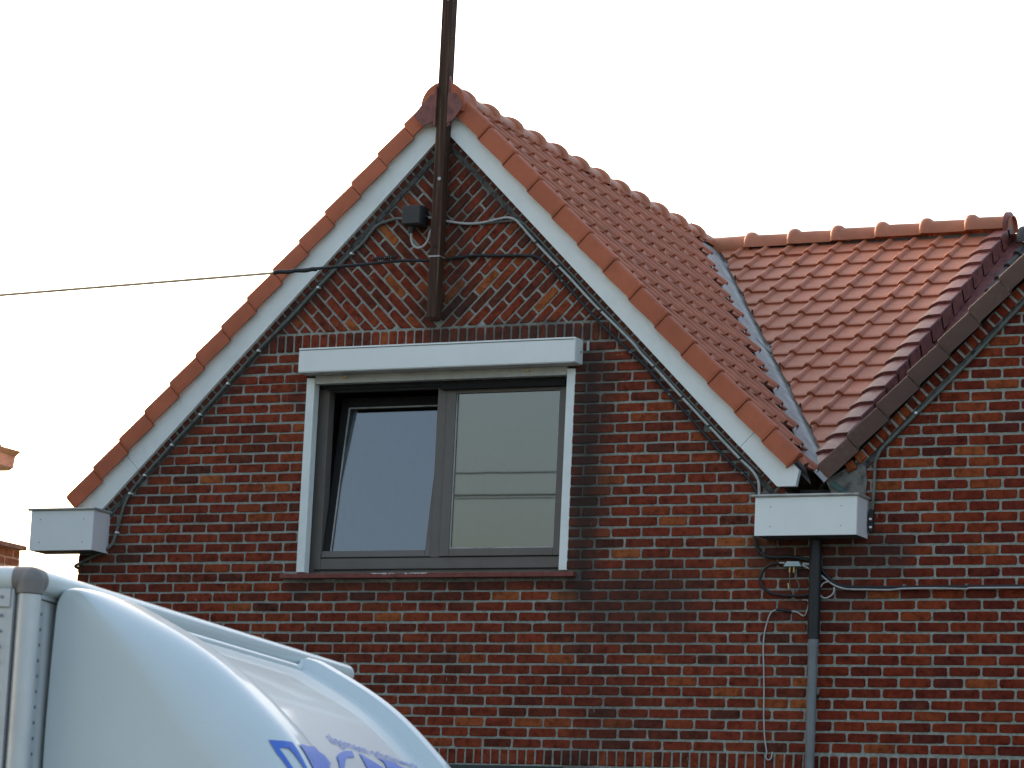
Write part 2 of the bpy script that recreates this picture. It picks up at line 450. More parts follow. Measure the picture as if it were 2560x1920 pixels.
# diagonal infill of the gable: a V of 45 degree bond
s2 = math.sqrt(.5)
def diag(side):
    out = []
    for r in range(-2, 32):
        off = (.5 if r % 2 else 0)*BM_+.03+rnd.uniform(-.01, .01)
        for k in range(-9, 14):
            a0, a1 = off+k*BM_+J, off+(k+1)*BM_-J; b0, b1 = r*CH+J, (r+1)*CH-J
            # along (s2,s2), across (-s2,s2); the lowest joint starts at (0,2.46)
            p = [((a-b)*s2, 2.463+(a+b)*s2) for a, b in ((a0, b0), (a1, b0), (a1, b1), (a0, b1))]
            p = clip(p, -1, 0, -.004)
            if len(p) > 2: p = clip(p, 0, -1, -2.466)
            if len(p) > 2: p = clip(p, 1, 1, APEX)
            if len(p) > 2 and area(p) > .0002:
                out.append(p if side > 0 else [(-x, z) for x, z in reversed(p)])
    # below the first joint: the triangles that fill the foot of the V
    for r in range(-30, 0):
        off = (.5 if r % 2 else 0)*BM_+.03
        for k in range(-2, 30):
            a0, a1 = off+k*BM_+J, off+(k+1)*BM_-J; b0, b1 = r*CH+J, (r+1)*CH-J
            p = [((a-b)*s2, 2.463+(a+b)*s2) for a, b in ((a0, b0), (a1, b0), (a1, b1), (a0, b1))]
            p = clip(p, -1, 0, -.004)
            if len(p) > 2: p = clip(p, 0, -1, -2.466)
            if len(p) > 2: p = clip(p, 1, 1, APEX)
            if len(p) > 2 and area(p) > .0002 and r < -2:
                out.append(p if side > 0 else [(-x, z) for x, z in reversed(p)])
    return out
polyA += diag(1)+diag(-1)
# headers on edge along the rakes
def rake_headers(side, c, lo, hi, n0, n1, xc=0.0):
    """bricks across the rake line |x-xc|+z = c, thickness lo..hi measured inward/outward"""
    out = []
    for i in range(n0, n1):
        s0 = i*.0585+.006; s1 = s0+.0465
        p = [(.0+(s)*s2+h*s2, c-(s)*s2+h*s2) for s, h in ((s0, lo), (s1, lo), (s1, hi), (s0, hi))]
        out.append([(xc+x, z) for x, z in p] if side > 0 else [(xc-x, z) for x, z in reversed(p)])
    return out
headA = rake_headers(1, 3.60, 0, .05, 0, 55)+rake_headers(-1, 3.60, 0, .05, 0, 55)

def wall_with_hole(outer, hole, y0, y1, name, mat, parent):
    bm = bmesh.new()
    es = []
    for lp in ([outer]+([hole] if hole else [])):
        vs = [bm.verts.new((x, y0, z)) for x, z in lp]
        es += [bm.edges.new((vs[i], vs[(i+1) % len(vs)])) for i in range(len(vs))]
    bmesh.ops.triangle_fill(bm, use_beauty=True, edges=es)
    r = bmesh.ops.extrude_face_region(bm, geom=list(bm.faces))
    for e in r['geom']:
        if isinstance(e, bmesh.types.BMVert): e.co.y = y1
    bmesh.ops.recalc_face_normals(bm, faces=bm.faces)
    me = D.meshes.new(name); bm.to_mesh(me); bm.free(); me.materials.append(mat)
    return place(D.objects.new(name, me), parent)

# ================================================================== HOUSE A
A = thing('brick_house', 'red brick gabled house with terracotta roof, white rake boards and one wide upper window', 'house', (0, 0, 0))
wallA = wall_with_hole([(-2.40, GZ), (2.398, GZ), (2.398, 1.25), (.0, 3.66), (-2.40, 1.25)],
                       rect(*OPEN), .0030, .26, 'wall', M['mortar'], A)
lay(wallA, polyA, M['brick'], M['brick_s'], rnd)
hm = MB()
for p in headA:
    v, f = brick_geo(p, rnd, face=-.013, deep=.01); hm.add(v, f)
tag(hm.build('rake_headers', M['brick_s'], wallA), kind='stuff')
for s in (1, -1):
    q = [(.0, 3.60), (.0, 3.66), (2.25, 3.66-2.25), (2.25, 3.60-2.25)]
    if s < 0: q = [(-x, z) for x, z in reversed(q)]
    MB().prism(q, -.0085, .002).build('header_joints', M['mortar'], wallA)
# sooty mortar fillet that runs along each rake
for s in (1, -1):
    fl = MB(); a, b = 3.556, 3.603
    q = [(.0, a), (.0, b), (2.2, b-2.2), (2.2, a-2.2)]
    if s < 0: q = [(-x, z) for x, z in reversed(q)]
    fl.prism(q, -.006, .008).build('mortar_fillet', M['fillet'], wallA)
MB().box(-2.40, -2.15, .262, 7.5, GZ, 1.30).build('side_wall', M['old_brick'], A)
MB().box(2.15, 2.398, .262, 7.5, GZ, 1.0).build('party_wall', M['old_brick'], A)
MB().box(-2.14, 2.14, 7.2, 7.5, GZ, 1.2).build('rear_wall', M['old_brick'], A)
MB().box(-1.3, .93, -.018, .002, -.21, -.098).build('lintel', M['lintel'], A, bevel=.003)
# ground floor window and door below the frame of the picture
g = MB().box(-1.19, .94, -.012, .002, -2.1, -.212).build('ground_floor_window', M['frame'], A)
MB().box(-1.12, -.16, -.018, -.0125, -2.03, -.3).build('pane', M['glass'], g); MB().box(-.09, .87, -.018, -.0125, -2.03, -.3).build('pane', M['glass'], g)
MB().box(1.26, 2.19, -.012, .002, GZ+.002, -.115).build('front_door', M['frame'], A)

# ---- window
WN = MB()
FY = .10
WN.box(-.858, -.765, FY, FY+.07, 1.018, 2.135).box(.815, .89, FY, FY+.07, 1.018, 2.135)
WN.box(-.764, .814, FY, FY+.07, 1.018, 1.112).box(-.764, .814, FY, FY+.07, 2.122, 2.19)
WN.box(-.032, .028, FY-.004, FY+.066, 1.1125, 2.1215)
win = WN.build('window', M['frame'], A, bevel=.003)
MB().box(-.764, .0, FY-.05, FY-.013, 2.122, 2.19).box(.001, .814, FY-.05, FY-.013, 2.100, 2.19).build('head_shade', M['rubber'], win)  # black strips standing in for the deep shade at the window head
MB().box(-.8, .8, FY-.012, FY-.001, 1.040, 1.046).build('drip_line', M['rubber'], win)
# fixed right casement
cs = MB()
x0, x1, z0, z1 = .030, .813, 1.116, 2.12
cs.box(x0, x0+.062, FY-.012, FY+.05, z0, z1).box(x1-.05, x1, FY-.012, FY+.05, z0, z1)
cs.box(x0+.0622, x1-.0502, FY-.012, FY+.05, z0, z0+.045).box(x0+.0622, x1-.0502, FY-.012, FY+.05, z1-.04, z1)
cs.build('fixed_casement', M['frame'], win, bevel=.004)
MB().box(x0+.060, x1-.045, FY+.004, FY+.012, z0+.04, z1-.035).build('pane', M['glass'], win)
sl_ = MB(); e = .006
sl_.box(x0+.062, x0+.070, FY-.004, FY+.003, z0+.045, z1-.04).box(x0+.0705, x1-.0502, FY-.004, FY+.003, z0+.045, z0+.052)
sl_.build('glazing_seal', M['zinc'], win)
MB().box(-.762, .812, FY-.002, FY+.004, 1.1115, 1.1165).build('sash_gap', M['rubber'], win)
# left casement, tilted into the room at its top
def tilt(o):
    o.matrix_local = Matrix.Translation((0, FY+.0, 1.118)) @ Matrix.Rotation(R_(-8.6), 4, 'X')
    return o
cs = MB(); w0, w1, h = -.762, -.0335, 1.0
cs.box(w0, w0+.052, .012, .055, .0402, h).box(w0+.0522, w1-.0402, .012, .055, h-.06, h)
tilt(cs.build('shaded_casement_rails', M['rubber'], win, bevel=.003))  # left stile and top rail of the sash, their shade put into black colour
cs = MB().box(w1-.04, w1, 0, .055, 0, h).box(w0, w1-.0402, 0, .055, 0, .04)
tilt(cs.build('tilted_casement', M['frame'], win, bevel=.004))
tilt(MB().box(w0+.049, w1-.037, .018, .026, .037, h-.057).build('pane', M['glass'], win))
tilt(MB().box(w0+.0525, w0+.060, .008, .017, .041, h-.061).box(w0+.0605, w1-.0402, .008, .017, h-.068, h-.061).build('glazing_seal', M['zinc'], win))
# roller shutter: guides, slat bottom rail, box
for (a, b) in ((-.866, -.811), (.847, .899)):
    MB().box(a, b, -.008, .055, 1.016, 2.186).build('shutter_guide', M['white'], A, bevel=.005)
MB().box(-.809, .845, -.003, .05, 2.150, 2.1995).build('shutter_bottom_rail', M['white_dirty'], A, bevel=.003)
sb = MB().box(-.872, .936, -.11, .0, 2.205, 2.338).build('shutter_box', M['white_box'], A, bevel=.004)
MB().box(-.874, .938, -.108, -.001, 2.338, 2.350).build('box_lid', M['white'], sb, bevel=.003)
MB().box(-.868, .930, -.107, -.004, 2.2005, 2.2048).build('box_soffit', M['white_dirty'], sb)
MB().box(-.87, .933, -.1122, -.1108, 2.3355, 2.3385).build('seam', M['rubber'], sb)
MB().box(.9365, .9405, -.108, -.001, 2.205, 2.338).build('end_cap', M['white'], sb)
MB().cyl((.9405, -.03, 2.275), (.9425, -.03, 2.275), .006, n=8).build('bolt', M['rubber'], sb)
MB().box(.968, .982, -.012, .0, 2.285, 2.34).build('hook', M['grey_cable'], A)
for xx in (-.62, .58): MB().box(xx, xx+.03, -.02, .0, 2.176, 2.184).build('shutter_clip', M['brass'], sb)
MB().box(-.953, .96, -.045, .10, .976, 1.0045).build('window_sill', M['sill'], A, bevel=.004)
# room behind
rm = MB(); x0, x1, y0, y1, z0, z1 = -1.15, 1.15, .262, 3.4, .2, 2.40
rm.add([(x0, y0, z0), (x1, y0, z0), (x1, y1, z0), (x0, y1, z0), (x0, y0, z1), (x1, y0, z1), (x1, y1, z1), (x0, y1, z1)],
       [(0, 1, 2, 3), (4, 7, 6, 5), (0, 3, 7, 4), (1, 5, 6, 2), (3, 2, 6, 7)])
rm.build('room_lining', M['room'], A, fix=False)

# ---- rake boards
def rake_board(side, pts, name='rake_board'):
    q = pts if side > 0 else [(-x, z) for x, z in reversed(pts)]
    MB().prism(q, -.04, -.003).build(name, M['white'], A, bevel=.0015)
bi, bo = 3.643, 3.86
rake_board(1, [(.034, bo-.034), (.034, bi-.034), (1.947-.001, bi-1.948), (2.055, bo-2.056)])
rake_board(1, [(1.949, bi-1.949), (2.175, 1.468), (2.284, 1.468), (2.302, bo-2.302), (2.057, bo-2.057)])
rake_board(-1, [(.034, bo-.034), (.034, bi-.034), (1.99, bi-1.991), (2.098, bo-2.099)])
rake_board(-1, [(1.992, bi-1.992), (2.245, 1.398), (2.40, 1.398), (2.415, bo-2.415), (2.10, bo-2.10)])

# ---- roof tiles
TW, TE = .1805, .239
def tile_mesh(name, mat):
    prof = [(.002, -.003), (.003, .008), (.008, .016), (.016, .021), (.024, .0225), (.032, .021), (.040, .016), (.045, .008), (.049, .001), (.06, -.0005),
            (.12, -.0005), (.165, .0), (.182, .001)]
    n = len(prof); v, f = [], []
    for (y, k, lift, dz) in ((0, 1.12, .016, -.002), (.005, 1.15, .0163, 0), (.05, 1.12, .0135, 0), (.085, .96, .011, 0), (.245, .88, .001, 0), (.285, .86, -.002, 0)):
        for (x, z) in prof:
            xx = .024+(x-.024)*(k if x < .05 else 1)
            v.append((xx, y, z*k+lift+dz))
    for j in range(5):
        for i in range(n-1): f.append((j*n+i, j*n+i+1, (j+1)*n+i+1, (j+1)*n+i))
    b = len(v)
    v += [(p[0], .003, p[2]-.016) for p in v[:n]]
    for i in range(n-1): f.append((i+1, i, b+i, b+i+1))
    mb = MB().add(v, f); me = mb.mesh(name, mat, smooth=42, fix=False); return me
tA = tile_mesh('roof_tile', M['tile']); tB = tile_mesh('roof_tile_dark', M['dark_tile'])
def tile_at(me, origin, ax, au, parent, cutters=(), name='roof_tile'):
    an = ax.cross(au)
    w1, w2 = rnd.uniform(-.008, .008), rnd.uniform(-.006, .006)            # no two tiles lie quite alike
    ax = (ax+au*w1+an*w2).normalized(); au = (au-ax*ax.dot(au)+an*rnd.uniform(-.006, .006)).normalized(); an = ax.cross(au)
    origin = origin+an*rnd.uniform(-.0008, .0012)+ax*rnd.uniform(-.0012, .0012)
    mt = Matrix(((ax.x, au.x, an.x, origin.x), (ax.y, au.y, an.y, origin.y), (ax.z, au.z, an.z, origin.z), (0, 0, 0, 1)))
    if cutters:
        bm = bmesh.new(); bm.from_mesh(me); inv = mt.inverted()
        for (co, no) in cutters:
            c2 = inv @ Vector(co); n2 = inv.to_3x3() @ Vector(no)
            bmesh.ops.bisect_plane(bm, geom=list(bm.verts)+list(bm.edges)+list(bm.faces), plane_co=c2, plane_no=n2, clear_outer=True)
        if len(bm.faces) < 6: bm.free(); return None
        m2 = me.copy(); bm.to_mesh(m2); bm.free(); me = m2
    o = D.objects.new(name, me); o.matrix_local = mt; place(o, parent); return o
# right slope of the gable: surface x+z = 3.905, rows end at the verge joints
ax, au = Vector((0, 1, 0)), Vector((-s2, 0, s2))
for r in range(14):
    xb = 2.318-.1690*r                               # x of the row's lower edge
    ylim = (2.385-(xb-.06))/.627
    c = 0
    while True:
        y0 = -.035+c*TW
        if y0 > min(ylim, 3.98): break
        o = Vector((xb, y0, 3.893-xb))
        cut = [((0, min(ylim, 4.0), 0), (0, 1, 0))] if y0+TW > min(ylim, 4.0) else []
        if xb-.17*1.2 < .085: cut.append(((.085, 0, 0), (-1, 0, 0)))
        tile_at(tA, o, ax, au, A, cut); c += 1
# main slope towards the street, left of the party line
MS = .627; ang = math.atan(MS); ax2 = Vector((1, 0, 0)); au2 = Vector((0, math.cos(ang), math.sin(ang)))
def MPz(y): return 1.281+MS*y
vn = Vector((-1, -MS, 0)).normalized()               # valley cut, keeps x > 2.67-.627y
for r in range(-4, 14):
    yb = 1.178+.2044*r
    for c in range(0, 12):
        xl = 1.93-.024-TW*c
        if xl+TW < 2.635-MS*(yb+.24): break
        cut = []
        if xl < 2.635-MS*yb: cut.append(((2.635, 0, 0), tuple(vn)))
        if yb+.285 > 4.0: cut.append(((0, 4.0, 0), (0, 1, 0)))
        tile_at(tA, Vector((xl, yb, MPz(yb)-.012)), ax2, au2, A, cut)
    # edge tile that steps up to the red flashing
# verge of the main slope at the party line: raised tile edges and the painted lead apron
nx = Vector((0, -math.sin(ang), math.cos(ang)))
for r in range(-4, 14):
    yb = 1.178+.2044*r
    if yb < .5: continue
    top = min(yb+.225, 4.02)
    ll = (top-yb)/math.cos(ang)
    v = []
    for (u, lift) in ((0, .026), (ll, .004)):
        for (x, h) in ((2.078, -.002), (2.10, .012), (2.125, .024), (2.15, .032), (2.228, .036), (2.232, .030), (2.232, -.075)):
            p = Vector((x, yb, MPz(yb)-.012))+au2*u+nx*(h+lift); v.append(p)
    b = len(v); f = [(i, i+1, i+8, i+7) for i in range(6)]
    v += [q-nx*.022 for q in v[:6]]+[v[6]]; f += [(i+1, i, b+i, b+i+1) for i in range(6)]
    MB().add(v, f).build('edge_tile', M['lead'], A, smooth=30, fix=False)
def plane_strip(name, mat, xs, y0, y1, drop, parent, n=12, wav=.003):
    v, f = [], []; m = len(xs)
    for i in range(n+1):
        y = y0+(y1-y0)*i/n
        for x in xs: v.append(Vector((x, y, MPz(y)+drop))+nx*rnd.uniform(-wav, wav))
    for i in range(n):
        for k in range(m-1): f.append((i*m+k, i*m+k+1, (i+1)*m+k+1, (i+1)*m+k))
    MB().add(v, f).build(name, mat, parent, smooth=True, fix=False)
plane_strip('lead_apron', M['lead'], (2.234, 2.26, 2.29, 2.318), .75, 4.08, -.085, A, 22, .004)
# zinc valley
v, f = [], []
for i in range(25):
    y = .2+i*3.9/24; xc = 2.632-MS*y
    for (x, z) in ((xc-.22, 3.905-(xc-.22)-.02), (xc-.10, 3.905-(xc-.10)-.02), (xc, 3.905-xc-.022), (xc+.06, MPz(y)-.016), (xc+.16, MPz(y)-.018)):
        v.append((x, y, z+rnd.uniform(-.002, .002)))
for i in range(24):
    for k in range(4): f.append((i*5+k, i*5+k+1, (i+1)*5+k+1, (i+1)*5+k))
MB().add(v, f).build('zinc_valley', M['zinc'], A, smooth=True, fix=False)
xc = 2.632-MS*2.28
MB().add([(xc-.1, 2.28, 3.905-xc+.1-.014), (xc, 2.28, 3.905-xc-.016), (xc+.1, 2.28, MPz(2.28)-.01), (xc+.1, 2.295, MPz(2.295)-.008), (xc, 2.295, 3.905-xc-.014), (xc-.1, 2.295, 3.905-xc+.1-.012)],
         [(0, 1, 4, 5), (1, 2, 3, 4)]).build('valley_joint', M['gap'], A, fix=False)
# roof slabs below the tiles (left slope, rear slope, battens)
rs = MB()
rs.add([(0, -.03, 3.86), (-2.46, -.03, 1.40), (-2.46, 7.5, 1.40), (0, 7.5, 3.86)], [(0, 1, 2, 3)])
rs.build('left_roof_slope', M['tile'], A, fix=False)
u = MB().add([(0, .0, 3.84), (2.36, .0, 1.48), (.35, 4.05, 3.49), (0, 4.05, 3.84)], [(0, 1, 2, 3)]).build('underlay', M['gap'], A, fix=False)
MB().add([(2.22, .5, MPz(.5)-.04), (2.22, 4.05, MPz(4.05)-.04), (.1, 4.05, MPz(4.05)-.04)], [(0, 1, 2)]).build('underlay', M['gap'], A, fix=False)
MB().add([(0.0, 4.06, 3.80), (2.30, 4.06, 3.80), (2.30, 7.5, 1.3), (0.0, 7.5, 1.3)], [(0, 1, 2, 3)]).build('rear_roof_slope', M['tile'], A, fix=False)

# ---- verge tiles
def verge_mesh(side, L, mat, name='verge_tile'):
    """local x runs down the slope for side>0 (up for side<0); face looks to -y"""
    v, f = [], []
    # section (y,n) from the lower edge of the face over the rounded arris to the roof
    sec = [(-.004, -.108), (-.006, -.02), (-.003, -.008), (.006, -.001), (.018, .002), (.06, .002), (.062, -.02), (.012, -.104)]
    st = [(0, .0, .0), (L*.90, -.006, .012), (L*.965, -.007, .011), (L, -.004, .001)]
    m = len(sec)
    for (s, dy, dn) in st:
        for (y, n_) in sec: v.append((s*(1 if side > 0 else -1), y+dy, n_+dn))
    for i in range(len(st)-1):
        for k in range(m): f.append((i*m+k, i*m+(k+1) % m, (i+1)*m+(k+1) % m, (i+1)*m+k))
    f += [tuple(range(m)), tuple(range((len(st)-1)*m, len(st)*m))]
    return MB().add(v, f).mesh(name, mat, smooth=35)
def verges(side, ends, c, xc, mat, parent, y=-.07):
    """ends: |x-xc| of tile ends from the eaves up; top edge on |x-xc|+z = c"""
    base = {}
    for lo, hi in zip(ends, ends[1:]):
        L = (lo-hi)/s2-.005; key = round(L, 3)
        if key not in base: base[key] = verge_mesh(side, L, mat)
        o = D.objects.new('verge_tile', base[key])
        X = xc+side*hi
        o.matrix_local = Matrix.Translation((X, y+rnd.uniform(-.0015, .0015), c-hi)) @ Matrix.Rotation(R_(45*side), 4, 'Y')
        place(o, parent)
eR = [2.318]+[2.167-.1687*i for i in range(13)]
eL = [2.475, 2.298]+[2.126-.1687*i for i in range(13)]
verges(1, [x for x in eR if x > .1], 3.952, 0, M['verge'], A)
verges(-1, [x for x in eL if x > .1], 3.952, 0, M['verge'], A)

# ---- ridge tiles
def ridge_mesh(name, mat, L, r0=.088, r1=.112, hz=.95):
    st = [(0, r0), (L-.075, r0+.002), (L-.062, r0+.012), (L-.045, r1), (L-.018, r1+.003), (L-.004, r1-.002), (L+.002, r1-.010)]
    n = 15; v, f = [], []
    for (x, r) in st:
        for i in range(n):
            a = math.pi*(-.06+1.12*i/(n-1)); v.append((x, -math.cos(a)*r, math.sin(a)*r*hz))
    for j in range(len(st)-1):
        for i in range(n-1): f.append((j*n+i, j*n+i+1, (j+1)*n+i+1, (j+1)*n+i))
    b = len(v); v += [(p[0], p[1]*.86, p[2]*.86) for p in v[-n:]]; k = (len(st)-1)*n
    for i in range(n-1): f.append((k+i, k+i+1, b+i+1, b+i))
    return MB().add(v, f).mesh(name, mat, smooth=50)
rmA = ridge_mesh('ridge_tile', M['ridge'], .3318, .104, .130, .76)
for i in range(12):                                    # ridge of the gable, running back from the street
    yend = .06+.3318*i
    o = D.objects.new('ridge_tile', rmA); place(o, A)
    # the lapped collar of each tile lies towards the street
    o.matrix_local = Matrix(((0, 1, 0, 0), (-1, 0, 0, yend+.3318), (0, 0, 1, 3.832-.001*i), (0, 0, 0, 1)))
rmM = ridge_mesh('ridge_tile', M['ridge'], .3205)
for i in range(8):                                     # ridge of the main roof, collar at its left end
    x1 = .395+.3205*i-.02
    if i >= 6: continue
    o = D.objects.new('ridge_tile', rmM); place(o, A)
    o.matrix_local = Matrix(((-1, 0, 0, x1+.3205-.045), (0, -1, 0, 4.05), (0, 0, 1, 3.80+.0075*i), (0, 0, 0, 1)))
MB().cyl((2.20, 4.05, 3.85), (2.232, 4.05, 3.85), .10, .098, 18).build('ridge_end', M['lead'], A, smooth=40)
MB().box(.02, 2.23, 4.0, 4.12, 3.68, 3.80).build('ridge_mortar', M['gap'], A)
MB().cyl((.02, 4.05, 3.80), (.36, 4.05, 3.80), .082, .088, 16).build('ridge_tile', M['ridge'], A, smooth=40)
# hood over the gable end and the red lead dressing round the post
def half_disc(r0, r1, y0, y1, zc, n=18):
    v, f = [], []
    for (y, r) in ((y0, r0), (y1, r1)):
        for i in range(n+1):
            a = math.pi*(-.10+1.20*i/n); v.append((-math.cos(a)*r, y, zc+math.sin(a)*r))
    for i in range(n): f.append((i, i+1, n+2+i, n+1+i))
    f.append(tuple(range(n+1))); f.append(tuple(range(n+1, 2*n+2)))
    return MB().add(v, f)
half_disc(.143, .132, -.098, .10, 3.79).build('ridge_end', M['verge'], A, smooth=40, bevel=0)
ld = MB()
ld.prism([(-.135, 3.80), (-.19, 3.735), (-.125, 3.665), (-.0345, 3.70), (-.0345, 3.865), (-.08, 3.855)], -.104, -.0985)
ld.prism([(.128, 3.81), (.138, 3.77), (.075, 3.69), (.0345, 3.672), (.0345, 3.865), (.085, 3.855)], -.104, -.0985)
ld.build('lead_flashing', M['lead'], A, bevel=.002)
MB().prism([(-.047, 3.66), (-.034, 3.66), (-.034, 3.89), (-.04, 3.905), (-.047, 3.86)], -.118, -.079).build('flashing_flange', M['lead'], A)
MB().prism([(.034, 3.655), (.050, 3.665), (.050, 3.91), (.040, 3.965), (.034, 3.955)], -.10, -.079).build('flashing_flange', M['lead'], A)

# ---- boxed gutter ends
def gutter_box(x0, x1, z0, z1, parent, d=.185, screws=True, x_back=None):
    g = MB().box(x0, x1-.004, -d, -d+.012, z0, z1).build('gutter_box', M['white_box'], parent, bevel=.0015)
    MB().box(x1-.0035, x1, -d+.003, .0, z0, z1).build('end_panel', M['side_grey'], g)
    MB().box(x0, x0+.01, -d+.0125, .0, z0, z1).build('end_panel', M['side_grey'], g)
    MB().box(x0+.0105, x1-.004, -d+.0125, .0, z0, z0+.012).build('soffit', M['gap'], g)
    MB().box(x0+.0105, x1-.004, -d+.0125, .0, z1-.05, z1-.04).build('gutter_bed', M['gap'], g)
    rim = MB(); rim.tube([(x0-.02, -d-.004, z1+.007), (x1+.006, -d-.004, z1+.007), (x1+.006, -.004, z1+.007)], .0085, 10, 1)
    rim.build('zinc_rim', M['zinc'], g, smooth=40)
    if screws:
        s = MB()
        for xx in (x0+.07*(x1-x0)/.45, x1-.07*(x1-x0)/.45):
            for zz in (z0+.05, z1-.055): s.cyl((xx, -d-.0012, zz), (xx, -d+.001, zz), .0042, n=8)
        s.build('screws', M['screw'], g)
    return g
gutter_box(-2.645, -2.192, 1.142, 1.387, A)
gutter_box(2.106, 2.70, 1.174, 1.388, A)
MB().box(2.29, 2.60, .02, .25, 1.385, 1.455).build('gutter_throat', M['rubber'], A)
# ---- drainpipe
dp = MB().cyl((2.42, -.052, .62), (2.42, -.052, 1.162), .0345, n=18).build('drainpipe', M['pipe_black'], A, smooth=40)
MB().cyl((2.42, -.052, .575), (2.42, -.052, .62), .0295, n=18).cyl((2.42, -.052, .5752), (2.42, -.052, GZ), .0265, n=18).build('lower_pipe', M['pipe_grey'], dp, smooth=40)
for zz in (.3, -.9, -2.1): MB().box(2.395, 2.445, -.03, .0, zz, zz+.02).build('pipe_bracket', M['pipe_black'], dp)

# ================================================================== HOUSE B (right neighbour)
B = thing('brick_house', 'darker red brick house on the right with dark brown verge tiles and no window', 'house', (4.8, 0, 0))
B.location = (0, 0, 0)
XB = 4.8
polyB = []
for j in range(-51, 60):
    if j in (-1, -2): continue
    for p in course_bricks(2.40, 7.2, j, 2.522, .1855, .008):
        p = clip(p, -1, 1, -1.085)
        if len(p) > 2: p = clip(p, 1, 1, 2*XB-1.085)
        if len(p) > 2 and area(p) > .0005: polyB.append(p)
polyB += soldiers(2.40, 3.9, -.100, -.018, .0562)[:0]
x = 2.40
while x < 7.2:
    polyB.append(rect(x+.005, x+.0512, -.108, -.012)); x += .0562
wallB = wall_with_hole([(2.402, GZ), (7.2, GZ), (7.2, 1.3), (4.8, 3.76), (2.402, 1.3)], None, .0030, .26, 'wall', M['mortar'], B)
rnd = random.Random(11)
lay(wallB, polyB, M['brick2'], M['brick2_s'], rnd)
hb = MB()
for i in range(0, 51):
    s0 = .42+i*.0585; s1 = s0+.046
    for hlo, hhi in ((-.062, .0),):
        p = [(2.36+s*s2+h*s2*-1*0-h*s2, 2.36-.985+s*s2+h*s2) for s, h in ((s0, hlo), (s1, hlo), (s1, hhi), (s0, hhi))]
        v, f = brick_geo(p, rnd, face=-.02, deep=.01); hb.add(v, f)
tag(hb.build('rake_headers', M['brick2_s'], wallB), kind='stuff')
MB().prism([(2.62, 2.62-1.072), (4.8, 4.8-1.072), (4.8, 4.8-.985), (2.62, 2.62-.985)], -.0155, .002).build('header_joints', M['mortar'], wallB)
MB().prism([(2.62, 2.62-1.118), (4.8, 4.8-1.118), (4.8, 4.8-1.065), (2.62, 2.62-1.065)], -.008, .008).build('mortar_fillet', M['fillet'], wallB)
MB().add([(2.50, -.012, 1.395), (2.68, -.010, 1.40), (2.69, -.012, 1.50), (2.675, -.016, 1.60), (2.64, -.02, 1.60), (2.55, -.02, 1.555), (2.45, -.012, 1.50),
          (2.50, .02, 1.395), (2.68, .02, 1.40), (2.69, .02, 1.50), (2.675, .02, 1.60), (2.64, .02, 1.60), (2.55, .02, 1.555), (2.45, .02, 1.50)],
         [(0, 1, 2, 3, 4, 5, 6)]+[(i, i+7, (i+1) % 7+7, (i+1) % 7) for i in range(7)]).build('mortar_patch', M['patch'], B)
MB().add([(2.48, -.03, 1.475), (2.585, -.03, 1.405), (2.60, -.03, 1.42), (2.50, -.03, 1.495), (2.48, 0, 1.475), (2.585, 0, 1.405), (2.60, 0, 1.42), (2.50, 0, 1.495)],
         [(0, 1, 2, 3), (0, 4, 5, 1), (1, 5, 6, 2), (2, 6, 7, 3), (3, 7, 4, 0)]).build('zinc_upstand', M['verdigris'], B)
for (bx, bz, rz) in ((2.655, 1.625, .75), (2.60, 1.575, .5)):
    c_, s_ = math.cos(rz)*.026, math.sin(rz)*.026
    v, f = brick_geo([(bx-c_+s_, bz-s_-c_), (bx+c_+s_, bz+s_-c_), (bx+c_-s_, bz+s_+c_), (bx-c_-s_, bz-s_+c_)], rnd, face=-.04, deep=0)
    MB().add(v, f).build('brick', M['brick'], wallB)
eB = [4.8-2.418]+[4.8-(2.584+.1690*i) for i in range(14)]
verges(-1, eB, 4.8-.857, XB, M['dark_verge'], B)
verges(1, [2.38]+[2.216-.169*i for i in range(13)], 4.8-.857, XB, M['dark_verge'], B)
for r in range(3, 14):                                # dark tiles of the main slope beyond the party line
    yb = 1.178+.2044*r+.02
    for c in range(0, 12):
        xl = 2.31+TW*c
        cut = [((0, 4.0, 0), (0, 1, 0))] if yb+.285 > 4.0 else []
        if xl+TW*.5 > 2.17+MS*yb: continue
        tile_at(tB, Vector((xl, yb, MPz(yb)-.105)), ax2, au2, B, cut)
rmB = ridge_mesh('ridge_tile', M['dark_tile'], .33)
for i in range(4):
    o = D.objects.new('ridge_tile', rmB); place(o, B)
    o.matrix_local = Matrix(((-1, 0, 0, 2.30+.33*(i+1)), (0, -1, 0, 4.05), (0, 0, 1, 3.735), (0, 0, 0, 1)))
rs = MB()
rs.add([(XB, -.03, 3.84), (2.42, -.03, 1.46), (2.42, .5, 1.46), (XB, 4.3, 3.84)], [(0, 1, 2, 3)])
rs.build('gable_roof_slope', M['dark_tile'], B, fix=False); rs = MB()
rs.add([(XB, -.03, 3.85), (7.2, -.03, 1.45), (7.2, 7.5, 1.45), (XB, 7.5, 3.85)], [(0, 1, 2, 3)])
rs.build('gable_roof_slope', M['dark_tile'], B, fix=False)
MB().add([(2.31, .4, MPz(.4)-.125), (4.8, .4, MPz(.4)-.125), (4.8, 4.05, MPz(4.05)-.125), (2.31, 4.05, MPz(4.05)-.125)], [(0, 1, 2, 3)]).build('underlay', M['gap'], B, fix=False)
MB().box(6.95, 7.198, .262, 7.5, GZ, 1.3).build('side_wall', M['old_brick'], B)
MB().box(2.402, 6.94, 7.2, 7.5, GZ, 1.2).build('rear_wall', M['old_brick'], B)
MB().add([(2.31, 4.06, 3.72), (7.2, 4.06, 3.72), (7.2, 7.5, 1.3), (2.31, 7.5, 1.3)], [(0, 1, 2, 3)]).build('rear_roof_slope', M['dark_tile'], B, fix=False)

